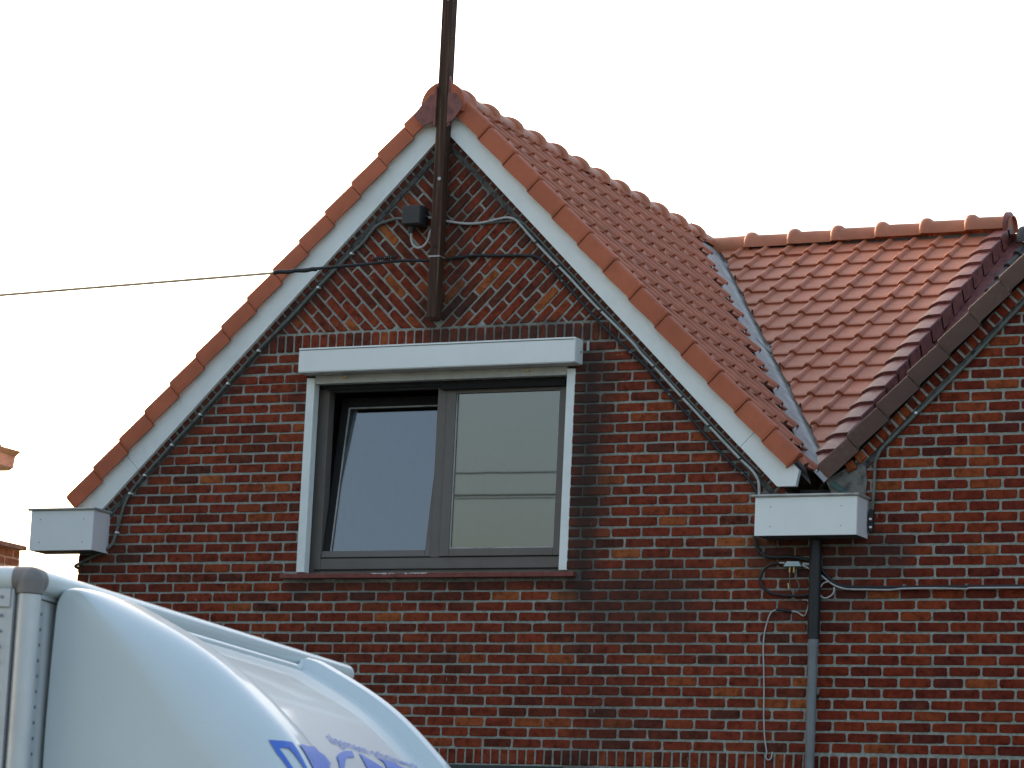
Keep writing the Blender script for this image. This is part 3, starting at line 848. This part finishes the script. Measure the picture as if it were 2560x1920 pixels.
# ================================================================== HOUSE C (beyond the gap on the left)
HC = thing('brick_house', 'brown brick house with white eaves gutter at the far left edge behind the truck', 'house', (0, 0, 0))
wc = MB().box(-9, -4.12, -6, 1.47, GZ, 1.93).build('wall', M['mortar'], HC)
cb = MB(); r3 = random.Random(5)
for j in range(-40, 84):
    z0 = 1.9-(j+1)*CH if False else GZ+j*CH
    if z0+CH > 1.93: break
    y = -3.0-(.0925 if j % 2 else 0)
    while y < 1.47:
        a, b = max(y+J, -3.0), min(y+.185-J, 1.474)
        if b-a > .03:
            v, f = brick_geo(rect(a, b, z0+J, z0+CH-J), r3)
            cb.add([(-4.12-p[1]+.001, p[0], p[2]) for p in v], f)
        y += .185
tag(cb.build('brickwork', M['far_brick'], wc), kind='stuff')
gc = MB().prism([(-4.11, 1.925), (-4.02, 1.925), (-3.985, 1.945), (-3.975, 2.02), (-3.955, 2.035), (-3.93, 2.055), (-4.11, 2.055)], -6, 1.53)
gc.build('eaves_gutter', M['zinc'], HC)
MB().prism([(-4.14, 2.056), (-3.99, 2.056), (-4.2, 2.36), (-6, 4.0), (-6.0, 3.9), (-4.2, 2.20)], -6, 1.40).build('roof', M['far_brick'], HC)
an = MB().box(-4.6, -4.0, -3.0, 1.70, GZ, 1.40).build('annex_wall', M['mortar'], HC)
ab = MB()
for j in range(0, 75):
    z0 = GZ+j*CH
    if z0+CH > 1.402: break
    y = -3.0-(.0925 if j % 2 else 0)
    while y < 1.7:
        a, b = max(y+J, -3.0), min(y+.185-J, 1.704)
        if b-a > .03:
            v, f = brick_geo(rect(a, b, z0+J, z0+CH-J), r3)
            ab.add([(-4.0-p[1]+.001, p[0], p[2]) for p in v], f)
        y += .185
tag(ab.build('brickwork', M['far_brick'], an), kind='stuff')
MB().box(-4.64, -3.965, -3.0, 1.73, 1.402, 1.432).build('coping', M['patch'], HC)

# ================================================================== post on the gable
PT = thing('wooden_post', 'tall dark wooden post bolted upright to the gable, rising above the roof ridge', 'post', (0, -.07, 2.49))
def under(o, root):
    o.matrix_parent_inverse = Matrix.Translation(root.location).inverted(); return o
def part(mb, name, mat, root, **k):
    return under(mb.build(name, mat, root, **k), root)
pb = MB()
pb.add([(-.034, -.104, 2.505), (.034, -.104, 2.505), (.034, -.036, 2.505), (-.034, -.036, 2.505),
        (-.034, -.104, 4.75), (.034, -.104, 4.75), (.034, -.036, 4.75), (-.034, -.036, 4.75),
        (-.024, -.094, 2.488), (.024, -.094, 2.488), (.024, -.046, 2.488), (-.024, -.046, 2.488)],
       [(4, 5, 6, 7), (0, 1, 5, 4), (1, 2, 6, 5), (2, 3, 7, 6), (3, 0, 4, 7), (8, 11, 10, 9), (0, 8, 9, 1), (1, 9, 10, 2), (2, 10, 11, 3), (3, 11, 8, 0)])
part(pb, 'shaft', M['post'], PT, bevel=.004)
part(MB().cyl((.008, -.1085, 3.338), (.008, -.1035, 3.338), .011, n=14), 'bolt', M['screw'], PT)
part(MB().cyl((.0, -.1085, 2.93), (.0, -.1035, 2.93), .007, n=10), 'bolt', M['rubber'], PT)
part(MB().cyl((.004, -.1055, 4.44), (.004, -.1035, 4.44), .009, n=12), 'bolt_hole', M['white'], PT)
for zz in (2.62, 3.25, 3.52): part(MB().box(-.03, .03, -.036, .007, zz, zz+.04), 'wall_bracket', M['post'], PT)
part(MB().box(-.036, .036, -.107, -.034, 2.866, 2.875), 'strap', M['screw'], PT)
for zz in (4.20, 4.42): part(MB().box(-.038, .038, -.075, -.07, zz, zz+.004), 'nail', M['rubber'], PT)

# ================================================================== junction box and cables on the gable
JB = thing('junction_box', 'square charcoal junction box left of the post, under the gable peak', 'junction box', (-.165, 0, 3.06))
part(MB().box(-.228, -.098, -.115, -.012, 3.068, 3.188), 'housing', M['jbox'], JB, bevel=.014, smooth=40)
part(MB().box(-.222, -.104, -.1215, -.1155, 3.074, 3.182), 'lid', M['jbox'], JB, bevel=.003)
part(MB().cyl((-.185, -.06, 3.03), (-.185, -.06, 3.07), .018, .022, n=12), 'cable_gland', M['black'], JB, smooth=40)
part(MB().cyl((-.245, -.05, 3.12), (-.225, -.05, 3.12), .013, n=12), 'cable_gland', M['black'], JB, smooth=40)
part(MB().cyl((-.10, -.05, 3.125), (-.08, -.05, 3.122), .013, n=12), 'cable_gland', M['black'], JB, smooth=40)
part(MB().box(-.2, -.12, -.012, .004, 3.085, 3.17), 'back_plate', M['jbox'], JB)
def cable(name, label, cat, pts, r, mat, y=None, group=None, sub=4, clips=(), clip_mat='white'):
    P = [(p[0], y, p[1]) if len(p) == 2 else p for p in pts]
    o = MB().tube(P, r, 8, sub).build(name, M[mat], None, smooth=True)
    tag(o, label, cat, group)
    for i, (x, z) in enumerate(clips):
        MB().box(x-.008, x+.008, (y or -.02)-r-.003, .006, z-.006, z+.006).build('cable_clip', M[clip_mat], o, bevel=.002)
    return o
cable('cable', 'short pale grey cable looping down from the junction box behind the post', 'cable',
      [(-.185, -.06, 3.035), (-.186, -.052, 2.993), (-.170, -.05, 2.955), (-.135, -.05, 2.938), (-.098, -.05, 2.952), (-.073, -.05, 2.988), (-.06, -.05, 3.04), (-.02, -.02, 3.06)], .0078, 'grey_cable')
cable('conduit', 'grey conduit clipped along the left rake from junction box to gutter box', 'conduit',
      [(-.24, -.05, 3.12), (-.30, -.035, 3.128), (-.385, -.016, 3.118), (-.445, -.016, 3.096), (-.487, -.016, 3.05), (-.538, -.016, 2.991), (-.602, -.016, 2.94), (-.676, -.016, 2.874),
       (-.817, -.016, 2.742), (-1.002, -.016, 2.557), (-1.212, -.016, 2.366), (-1.405, -.016, 2.175), (-1.587, -.016, 1.988), (-1.774, -.016, 1.806), (-1.954, -.016, 1.625), (-2.05, -.016, 1.515), (-2.09, -.016, 1.43),
       (-2.118, -.018, 1.316), (-2.143, -.02, 1.224), (-2.168, -.02, 1.181), (-2.224, -.018, 1.148), (-2.305, -.018, 1.117), (-2.378, -.018, 1.083), (-2.41, -.01, 1.06), (-2.412, .2, 1.05)],
      .0098, 'conduit', clips=[(-.602, 2.935), (-.817, 2.737), (-1.205, 2.365), (-1.405, 2.17), (-1.587, 1.985), (-1.774, 1.803), (-1.954, 1.62), (-2.05, 1.51), (-2.126, 1.27)], y=-.016)
cable('cable', 'pale grey cable from the post down the right rake to the right gutter box', 'cable',
      [(-.08, -.05, 3.121), (0, -.028, 3.103), (.04, -.02, 3.096), (.155, -.02, 3.076), (.251, -.02, 3.075), (.34, -.02, 3.088), (.42, -.02, 3.098), (.473, -.02, 3.084), (.510, -.02, 3.052), (.58, -.02, 2.976), (.695, -.02, 2.860),
       (.814, -.02, 2.747), (.869, -.02, 2.692), (1.009, -.02, 2.551), (1.15, -.02, 2.421), (1.268, -.02, 2.309), (1.313, -.022, 2.256), (1.41, -.022, 2.162), (1.551, -.022, 2.018), (1.735, -.022, 1.835), (1.93, -.022, 1.643),
       (1.98, -.022, 1.598), (2.020, -.022, 1.561), (2.046, -.022, 1.525), (2.06, -.024, 1.49), (2.064, -.024, 1.43), (2.064, -.03, 1.39)],
      .0078, 'grey_cable', clips=[(.62, 2.937), (.77, 2.79), (1.05, 2.513), (1.4, 2.172), (1.58, 1.992), (1.75, 1.822), (1.945, 1.63)], y=-.02, clip_mat='black')
cable('cable', 'second thin grey cable hugging the right rake above the pale one', 'cable',
      [(.02, -.012, 3.098), (.16, -.012, 3.080), (.30, -.012, 3.074), (.42, -.012, 3.078), (.50, -.012, 3.072), (.56, -.012, 3.03), (.72, -.012, 2.872), (1.0, -.012, 2.592), (1.3, -.012, 2.292), (1.6, -.012, 1.992), (1.9, -.012, 1.70), (2.07, -.012, 1.545)],
      .006, 'conduit')
cable('cable', 'thick black cable from the post across the gable and down to the right gutter box', 'cable',
      [(.0, -.03, 2.868), (.06, -.022, 2.869), (.123, -.02, 2.876), (.208, -.02, 2.880), (.304, -.02, 2.877), (.453, -.02, 2.869), (.579, -.02, 2.862), (.632, -.02, 2.849), (.687, -.02, 2.812), (.774, -.02, 2.726), (.872, -.02, 2.626),
       (1.034, -.02, 2.456), (1.153, -.02, 2.347), (1.241, -.02, 2.27), (1.353, -.02, 2.172), (1.45, -.02, 2.064), (1.569, -.02, 1.939), (1.686, -.02, 1.817), (1.832, -.02, 1.663), (1.904, -.02, 1.598), (1.969, -.02, 1.545), (2.034, -.02, 1.468), (2.07, -.02, 1.385)],
      .0092, 'black', clips=[(.208, 2.888), (.49, 2.876), (.80, 2.70), (1.25, 2.262), (1.5, 2.01), (1.96, 1.55)], y=-.02, clip_mat='conduit')
OC = thing('overhead_cable', 'overhead service cable with a black splice, crossing the sky to the post', 'cable', (0, -.1, 2.86))
far = Vector((-3.30, -1.706, 2.366))
def lerp(t, sag=0): return Vector((-.034, -.075, 2.853)).lerp(far, t)-Vector((0, 0, sag*4*t*(1-t)))
part(MB().tube([Vector((-.02, -.05, 2.852)), lerp(.03)+Vector((0, 0, .008)), lerp(.06)+Vector((0, 0, .012))]+[lerp(t)+Vector((0, 0, .012*(1-t*2.8))) for t in (.1, .14, .18, .22, .245)], .0092, 8), 'sheath', M['black'], OC, smooth=True)
part(MB().tube([lerp(t)+Vector((0, 0, .003*math.sin(i*2.1)+.002)) for i, t in enumerate((.183, .192, .201, .210, .219, .228, .237, .246, .253))], .0125, 8), 'splice', M['black'], OC, smooth=True)
part(MB().tube([lerp(t) for t in (.24, .5, .75, 1, 1.5, 2, 3)], .0075, 8, 2), 'bare_wire', M['bronze'], OC, smooth=True)
cl = []
for i in range(61):
    t = i/60; cl.append(lerp(.055+.04*t)+Vector((0, math.cos(i*1.26)*.012, .036+math.sin(i*1.26)*.011)))
part(MB().tube(cl, .0035, 6, 1), 'wire_coil', M['black'], OC, smooth=True)

# ---- cables by the drainpipe
SP = thing('cable_splitter', 'small pale blue cable splitter with two brass plugs beside the drainpipe', 'splitter', (2.285, 0, 1.0))
part(MB().add([(2.231, -.05, 1.021), (2.336, -.05, 1.021), (2.336, -.012, 1.021), (2.231, -.012, 1.021), (2.248, -.046, 1.05), (2.318, -.046, 1.05), (2.318, -.012, 1.05), (2.248, -.012, 1.05)],
              [(0, 1, 5, 4), (1, 2, 6, 5), (2, 3, 7, 6), (3, 0, 4, 7), (4, 5, 6, 7), (0, 3, 2, 1)]), 'housing', M['amp'], SP, bevel=.002)
for xx in (2.264, 2.288): part(MB().cyl((xx, -.035, .988), (xx, -.035, 1.022), .0052, n=8).cyl((xx, -.035, .997), (xx, -.035, 1.003), .007, n=8), 'plug', M['brass'], SP)
part(MB().cyl((2.338, -.03, 1.036), (2.378, -.03, 1.034), .008, n=8), 'connector', M['grey_cable'], SP)
part(MB().cyl((2.20, -.03, 1.044), (2.232, -.03, 1.042), .006, n=8), 'connector', M['grey_cable'], SP)
cable('cable', 'black cable dropping from under the gutter box and bending towards the drainpipe', 'cable',
      [(2.045, 1.2), (2.053, 1.165), (2.062, 1.13), (2.085, 1.10), (2.125, 1.082), (2.18, 1.075), (2.25, 1.078), (2.327, 1.068), (2.40, 1.045), (2.45, 1.0), (2.483, .966), (2.524, .930), (2.575, .913), (2.625, .907), (2.795, .905), (3.276, .906), (3.7, .908), (4.2, .91)], .0098, 'black', y=-.022,
      clips=[(2.925, .915), (3.276, .916)], clip_mat='conduit')
cable('cable', 'black cable in a round loop left of the drainpipe', 'cable',
      [(2.205, 1.044), (2.151, 1.038), (2.115, 1.014), (2.093, .984), (2.086, .952), (2.097, .920), (2.126, .890), (2.174, .871), (2.249, .863), (2.317, .861), (2.378, .867), (2.42, .878)], .0078, 'black', y=-.022)
cable('cable', 'pale cable running right beneath the black one along the darker house', 'cable',
      [(2.336, 1.03), (2.384, 1.006), (2.425, .988), (2.466, .958), (2.493, .938), (2.528, .916), (2.575, .9), (2.618, .894), (2.722, .892), (2.85, .890), (2.925, .896), (3.1, .897), (3.276, .893), (3.3, .897), (3.5, .898), (4.2, .9)], .0052, 'grey_cable', y=-.036)
cable('cable', 'pale thin cable curled in a ring just right of the drainpipe', 'cable',
      [(2.500, .937), (2.487, .934), (2.464, .925), (2.448, .899), (2.445, .877), (2.456, .855), (2.477, .845), (2.503, .853), (2.526, .873), (2.53, .905)], .0042, 'grey_cable', y=-.045)
tw = cable('cable', 'thin pale wire hanging down the wall left of the drainpipe, hooked at its end', 'cable',
      [(2.334, .838), (2.36, .838), (2.373, .827), (2.366, .786), (2.355, .757), (2.342, .752), (2.314, .768), (2.29, .775), (2.235, .781), (2.185, .786), (2.151, .767), (2.132, .716), (2.118, .652), (2.114, .575), (2.121, .46), (2.127, .333), (2.130, .206), (2.140, .08), (2.154, .004), (2.149, -.02), (2.158, -.037), (2.172, -.038), (2.183, -.024), (2.187, .006)], .0042, 'grey_cable', y=-.012)
MB().tube([(2.274, -.012, .775), (2.23, -.012, .782), (2.185, -.012, .788)], .0078, 8).build('sleeve', M['black'], tw, smooth=True)
oc = cable('cable', 'fine grey cable looped below the two brass plugs', 'cable',
      [(2.302, 1.015), (2.304, .957), (2.318, .925), (2.317, .896), (2.296, .88), (2.279, .886), (2.266, .909), (2.262, .963), (2.264, .99)], .0032, 'conduit', y=-.03)
MB().tube([(2.257, -.033, .93), (2.259, -.033, .91), (2.263, -.033, .897)], .005, 6).build('tape', M['brass'], oc, smooth=True)
cable('cable', 'dark cable running down the brown verge and the wall edge right of the gutter box', 'cable',
      [(4.7, 3.575), (3.9, 2.79), (3.55, 2.44), (3.288, 2.168), (3.046, 1.93), (2.959, 1.85), (2.784, 1.681), (2.752, 1.63), (2.737, 1.592), (2.736, 1.515), (2.733, 1.419), (2.727, 1.336), (2.718, 1.29), (2.724, 1.225)], .0095, 'conduit', y=-.02,
      clips=[(2.967, 1.862), (2.722, 1.28), (2.724, 1.235)])
MB_p = MB().box(2.71, 2.735, -.03, .0, 1.21, 1.335)
tag(MB_p.build('cable_coupling', M['black'], None, bevel=.004), 'dark cable coupling fixed to the wall at the right end of the gutter box', 'coupling')
# wires of the street's power line, behind the viewer and mirrored in the window
for (z, r, lab) in ((4.80, .011, 'upper black power line mirrored in the right window pane'), (4.515, .013, 'lower black power line mirrored in the right window pane'), (4.475, .008, 'thin wire slung under the lower power line mirrored in the window')):
    P = [(x, -19.8, z+((x+6)/20)**2*.5) for x in (-46, -36, -26, -16, -11, -6, -1, 4, 14, 24, 34)]
    tag(MB().tube(P, r, 8, 3).build('power_line', M['black'], None, smooth=True), lab, 'power line', 'power lines across the street')

# ================================================================== TRUCK
TH = math.atan2(.18334, .98305)
T = thing('box_truck', 'white box truck with blue lettering on its cab-roof fairing, parked in front of the house', 'truck', (4.728, -11.053, GZ), TH)
TZ = -.37-GZ                                          # height of the box top in truck coordinates
def tp(mb, name, mat, parent=None, **k): return mb.build(name, mat, parent or T, **k)
WD, LN = 2.231, 3.9
PXc, PYc = .006, .030                                 # centre of the near corner post
body = tp(MB().box(-LN, -.022, .012, WD-.012, .95, TZ-.05), 'cargo_box', M['panel'])
def rail(p0, p1, name, r=.0265): return tp(MB().cyl(p0, p1, r, n=20), name, M['paint'], smooth=40)
rail((PXc, .0622, TZ-.0265), (PXc, WD-.014, TZ-.0265), 'front_rail'); rail((-LN, PYc, TZ-.0265), (-.0262, PYc, TZ-.0265), 'side_rail')
rail((-LN, WD-.028, TZ-.0265), (-.03, WD-.028, TZ-.0265), 'side_rail')
tp(MB().cyl((PXc, WD-.0138, TZ-.0265), (PXc, WD, TZ-.0265), .0275, .022, n=20), 'corner_cap', M['cap'], smooth=40)
# rounded corner cap where the rails meet
bm = bmesh.new(); bmesh.ops.create_uvsphere(bm, u_segments=20, v_segments=12, radius=1)
for v_ in bm.verts: v_.co = Vector((PXc+v_.co.x*.0305, PYc+v_.co.y*.0305, TZ-.030+v_.co.z*.030))
me = D.meshes.new('corner_cap'); bm.to_mesh(me); bm.free(); me.materials.append(M['cap'])
for p in me.polygons: p.use_smooth = True
cap0 = place(D.objects.new('corner_cap', me), T)
MB().cyl((PXc, PYc, TZ-.058), (PXc, PYc, TZ-.030), .029, .0304, n=28).build('cap_skirt', M['cap'], cap0, smooth=40)
MB().cyl((-.026, PYc, TZ-.0275), (PXc, PYc, TZ-.0275), .0283, n=20).build('cap_sleeve', M['cap'], cap0, smooth=40)
MB().cyl((PXc, PYc, TZ-.0275), (PXc, .062, TZ-.0275), .0283, n=20).build('cap_sleeve', M['cap'], cap0, smooth=40)
tp(MB().cyl((PXc, PYc, .95), (PXc, PYc, TZ-.0595), .0255, n=28), 'corner_post', M['alu'], smooth=40)
tp(MB().box(-LN, -.027, .004, .0115, TZ-.088, TZ-.05), 'side_flange', M['alu'])
tp(MB().box(-.0215, .012, .058, WD-.02, TZ-.062, TZ-.0525), 'front_flange', M['alu'])
tp(MB().box(-.0215, .004, .0585, WD-.02, .95, TZ-.064), 'front_panel', M['panel'])
tp(MB().box(.0042, .010, .0585, .105, .95, TZ-.066), 'front_flange', M['alu'])
tp(MB().box(-.07, -.0205, .008, .0115, .95, TZ-.092), 'side_flange', M['alu'])
rv = MB()
for i in range(24):
    zz = TZ-.095-i*.033
    rv.cyl((.0095, .085, zz), (.0135, .085, zz), .0036, n=8)
    rv.cyl((-.045, .0085, zz-.012), (-.045, .004, zz-.012), .0036, n=8)
for i in range(12): rv.cyl((-.045-i*.05, .0045, TZ-.068), (-.045-i*.05, -.0005, TZ-.068), .0032, n=8)
tag(tp(rv, 'rivets', M['rivet']), kind='stuff')
for (zz, h) in ((TZ-.120, .020), (TZ-.165, .022)):
    tp(MB().box(-.10, -.0665, .0105, .0117, zz-h/2, zz+h/2), 'side_lettering', M['red_print'])
# wind deflector on the cab roof: profile (x, z below box top), swept across the cab
PF = [(.020, -.78), (.008, -.6), (.004, -.415), (.004, -.309), (.006, -.2), (.008, -.138), (.010, -.083), (.014, -.056), (.027, -.033), (.045, -.0235), (.068, -.025), (.097, -.033), (.135, -.049), (.2, -.080), (.268, -.116), (.333, -.157),
      (.392, -.202), (.452, -.254), (.501, -.299), (.537, -.337), (.571, -.375), (.66, -.495), (.74, -.65), (.79, -.80)]
def catmull(P, sub):
    Q = []
    for i in range(len(P)-1):
        a, b, c, d = [Vector(P[max(0, min(len(P)-1, k))]) for k in (i-1, i, i+1, i+2)]
        for j in range(sub):
            t = j/sub; Q.append(.5*((2*b)+(c-a)*t+(2*a-5*b+4*c-d)*t*t+(3*b-a-3*c+d)*t**3))
    return Q+[Vector(P[-1])]
PR = catmull(PF, 3)
i0 = 9*3
NRM = []
for i, p in enumerate(PR):
    d = (PR[min(i+1, len(PR)-1)]-PR[max(i-1, 0)]).normalized(); NRM.append(Vector((-d.y, d.x)))   # outward (up / forward)
Y0, Y1, RR = .14, 1.90, .15
def ss(a, b, t):
    t = max(0, min(1, (t-a)/(b-a))); return t*t*(3-2*t)
def hollow(y): return .040*ss(.40, .62, y)*(1-ss(1.715, 1.76, y))
def inset(y, i):
    """how far the skin lies below the middle profile near the two sides"""
    k = .09+.91*ss(i0+3, i0+24, i)
    u = min(y-Y0, Y1-y)
    r = RR if y < 1 else .10
    return k*(r-math.sqrt(max(0, r*r-(r-u)**2))) if u < r else 0
def skin(i, y, off=0):
    fi = int(i); t = i-fi; fj = min(fi+1, len(PR)-1)
    p = PR[fi].lerp(PR[fj], t); n_ = NRM[fi].lerp(NRM[fj], t).normalized()
    q = p+n_*(off-inset(y, i)-hollow(y)*ss(i0-8, i0+2, i)); return (q.x-.10*(y-Y0)/(Y1-Y0)*max(0, min(1, (i-i0)/44)), y, TZ+q.y)
YS = [Y0+RR*(1-math.cos(math.pi/2*k/9)) for k in range(10)]+[Y0+RR+(Y1-.10-Y0-RR)*k/60 for k in range(1, 60)]+[Y1-.10*(1-math.cos(math.pi/2*k/7)) for k in range(7, -1, -1)]
v, f = [], []; m = len(PR)
for y in YS: v += [skin(i, y) for i in range(m)]
for j in range(len(YS)-1):
    for i in range(m-1): f.append((j*m+i, j*m+i+1, (j+1)*m+i+1, (j+1)*m+i))
f += [tuple(range(m)), tuple(range((len(YS)-1)*m, len(YS)*m))]
fair = tp(MB().add(v, f), 'wind_deflector', M['paint'], smooth=35)
ARC = [0.0]
for i in range(i0, len(PR)-1): ARC.append(ARC[-1]+(PR[i+1]-PR[i]).length)
def on_front(y, s, off=.0025):
    k = 0
    while k < len(ARC)-2 and ARC[k+1] < s: k += 1
    return skin(i0+k+(s-ARC[k])/(ARC[k+1]-ARC[k]), y, off)
def decal(polys, name):
    for poly in polys:
        bm = bmesh.new(); vs = [bm.verts.new((y, s, 0)) for y, s in poly]
        es = [bm.edges.new((vs[i], vs[(i+1) % len(vs)])) for i in range(len(vs))]
        bmesh.ops.triangle_fill(bm, use_beauty=True, edges=es)
        bmesh.ops.subdivide_edges(bm, edges=list(bm.edges), cuts=5, use_grid_fill=True)
        for q in bm.verts: q.co = on_front(q.co.x, q.co.y)
        me = D.meshes.new(name); bm.to_mesh(me); bm.free(); me.materials.append(M['blue'])
        place(D.objects.new(name, me), fair)
decal([[(.200, .571), (.215, .580), (.230, .586), (.258, .596), (.250, .632), (.243, .664), (.24, .76), (.230, .76), (.233, .664), (.233, .632), (.230, .607), (.215, .600), (.207, .599), (.206, .648), (.206, .76), (.197, .76), (.196, .648), (.195, .608)],
       [(.29, .600), (.36, .600), (.44, .594), (.54, .571), (.63, .549), (.672, .562), (.675, .588), (.56, .618), (.46, .68), (.40, .76), (.25, .76), (.268, .668), (.280, .634)],
       [(.785, .558), (.82, .546), (.87, .533), (.92, .524), (1.0, .516), (.975, .540), (.90, .548), (.845, .564), (.78, .592), (.74, .68), (.69, .68), (.725, .60), (.765, .576)],
       [(1.06, .516), (1.11, .531), (1.16, .544), (1.20, .556), (1.22, .63), (.97, .63), (1.02, .572)],
       [(1.22, .516), (1.34, .518), (1.43, .533), (1.52, .538), (1.52, .550), (1.42, .548), (1.34, .546), (1.25, .60), (1.19, .60), (1.24, .552), (1.258, .529)]], 'logo_letter')
fc = D.curves.new('lettering', 'FONT'); fc.body = 'algemeen schrijnwerk'; fc.size = 1
fo = D.objects.new('lettering', fc); COL.objects.link(fo)
dg = C.evaluated_depsgraph_get(); me = D.meshes.new_from_object(fo.evaluated_get(dg)); D.objects.remove(fo)
xs = [q.co.x for q in me.vertices]; x0, x1 = min(xs), max(xs)
for q in me.vertices:
    t = (q.co.x-x0)/(x1-x0); y = .86+t*.77
    q.co = on_front(y, .502+.021*t-q.co.y*.054*(1-.38*t))
me.materials.clear(); me.materials.append(M['blue']); me.name = 'lettering'
tag(place(D.objects.new('lettering', me), fair), kind='stuff')
# cab below the frame
cab = tp(MB().add([(.02, .12, .5), (1.75, .12, .5), (1.75, .12, 1.15), (1.15, .16, TZ-.79), (.02, .16, TZ-.79), (.02, WD-.12, .5), (1.75, WD-.12, .5), (1.75, WD-.12, 1.15), (1.15, WD-.16, TZ-.79), (.02, WD-.16, TZ-.79)],
                  [(0, 1, 2, 3, 4), (9, 8, 7, 6, 5), (0, 5, 6, 1), (1, 6, 7, 2), (2, 7, 8, 3), (3, 8, 9, 4), (4, 9, 5, 0)]), 'cab', M['paint'], bevel=.03)
ws = MB()
a, b, c_, d = Vector((1.70, .2, 1.22)), Vector((1.70, WD-.2, 1.22)), Vector((1.20, WD-.24, TZ-.87)), Vector((1.20, .24, TZ-.87)); n_ = Vector((.02, 0, .014))
ws.add([a+n_, b+n_, c_+n_, d+n_], [(0, 1, 2, 3)]).build('windscreen', M['windscreen'], cab)
MB().add([(.35, .105, 1.2), (1.5, .105, 1.2), (1.12, .13, TZ-.9), (.35, .13, TZ-.9)], [(0, 1, 2, 3)]).build('side_window', M['windscreen'], cab)
tp(MB().box(-LN, .1, .5, WD-.5, .5, .94), 'chassis', M['rubber'])
for xx in (1.05, -2.9):
    for yy in (.16, WD-.38):
        w = tp(MB().cyl((xx, yy, .24), (xx, yy+.22, .24), .36, n=28), 'wheel', M['tyre'], smooth=40)
        MB().cyl((xx, yy-.004, .24), (xx, yy+.05, .24), .2, n=20).build('rim', M['alu'], w, smooth=40)
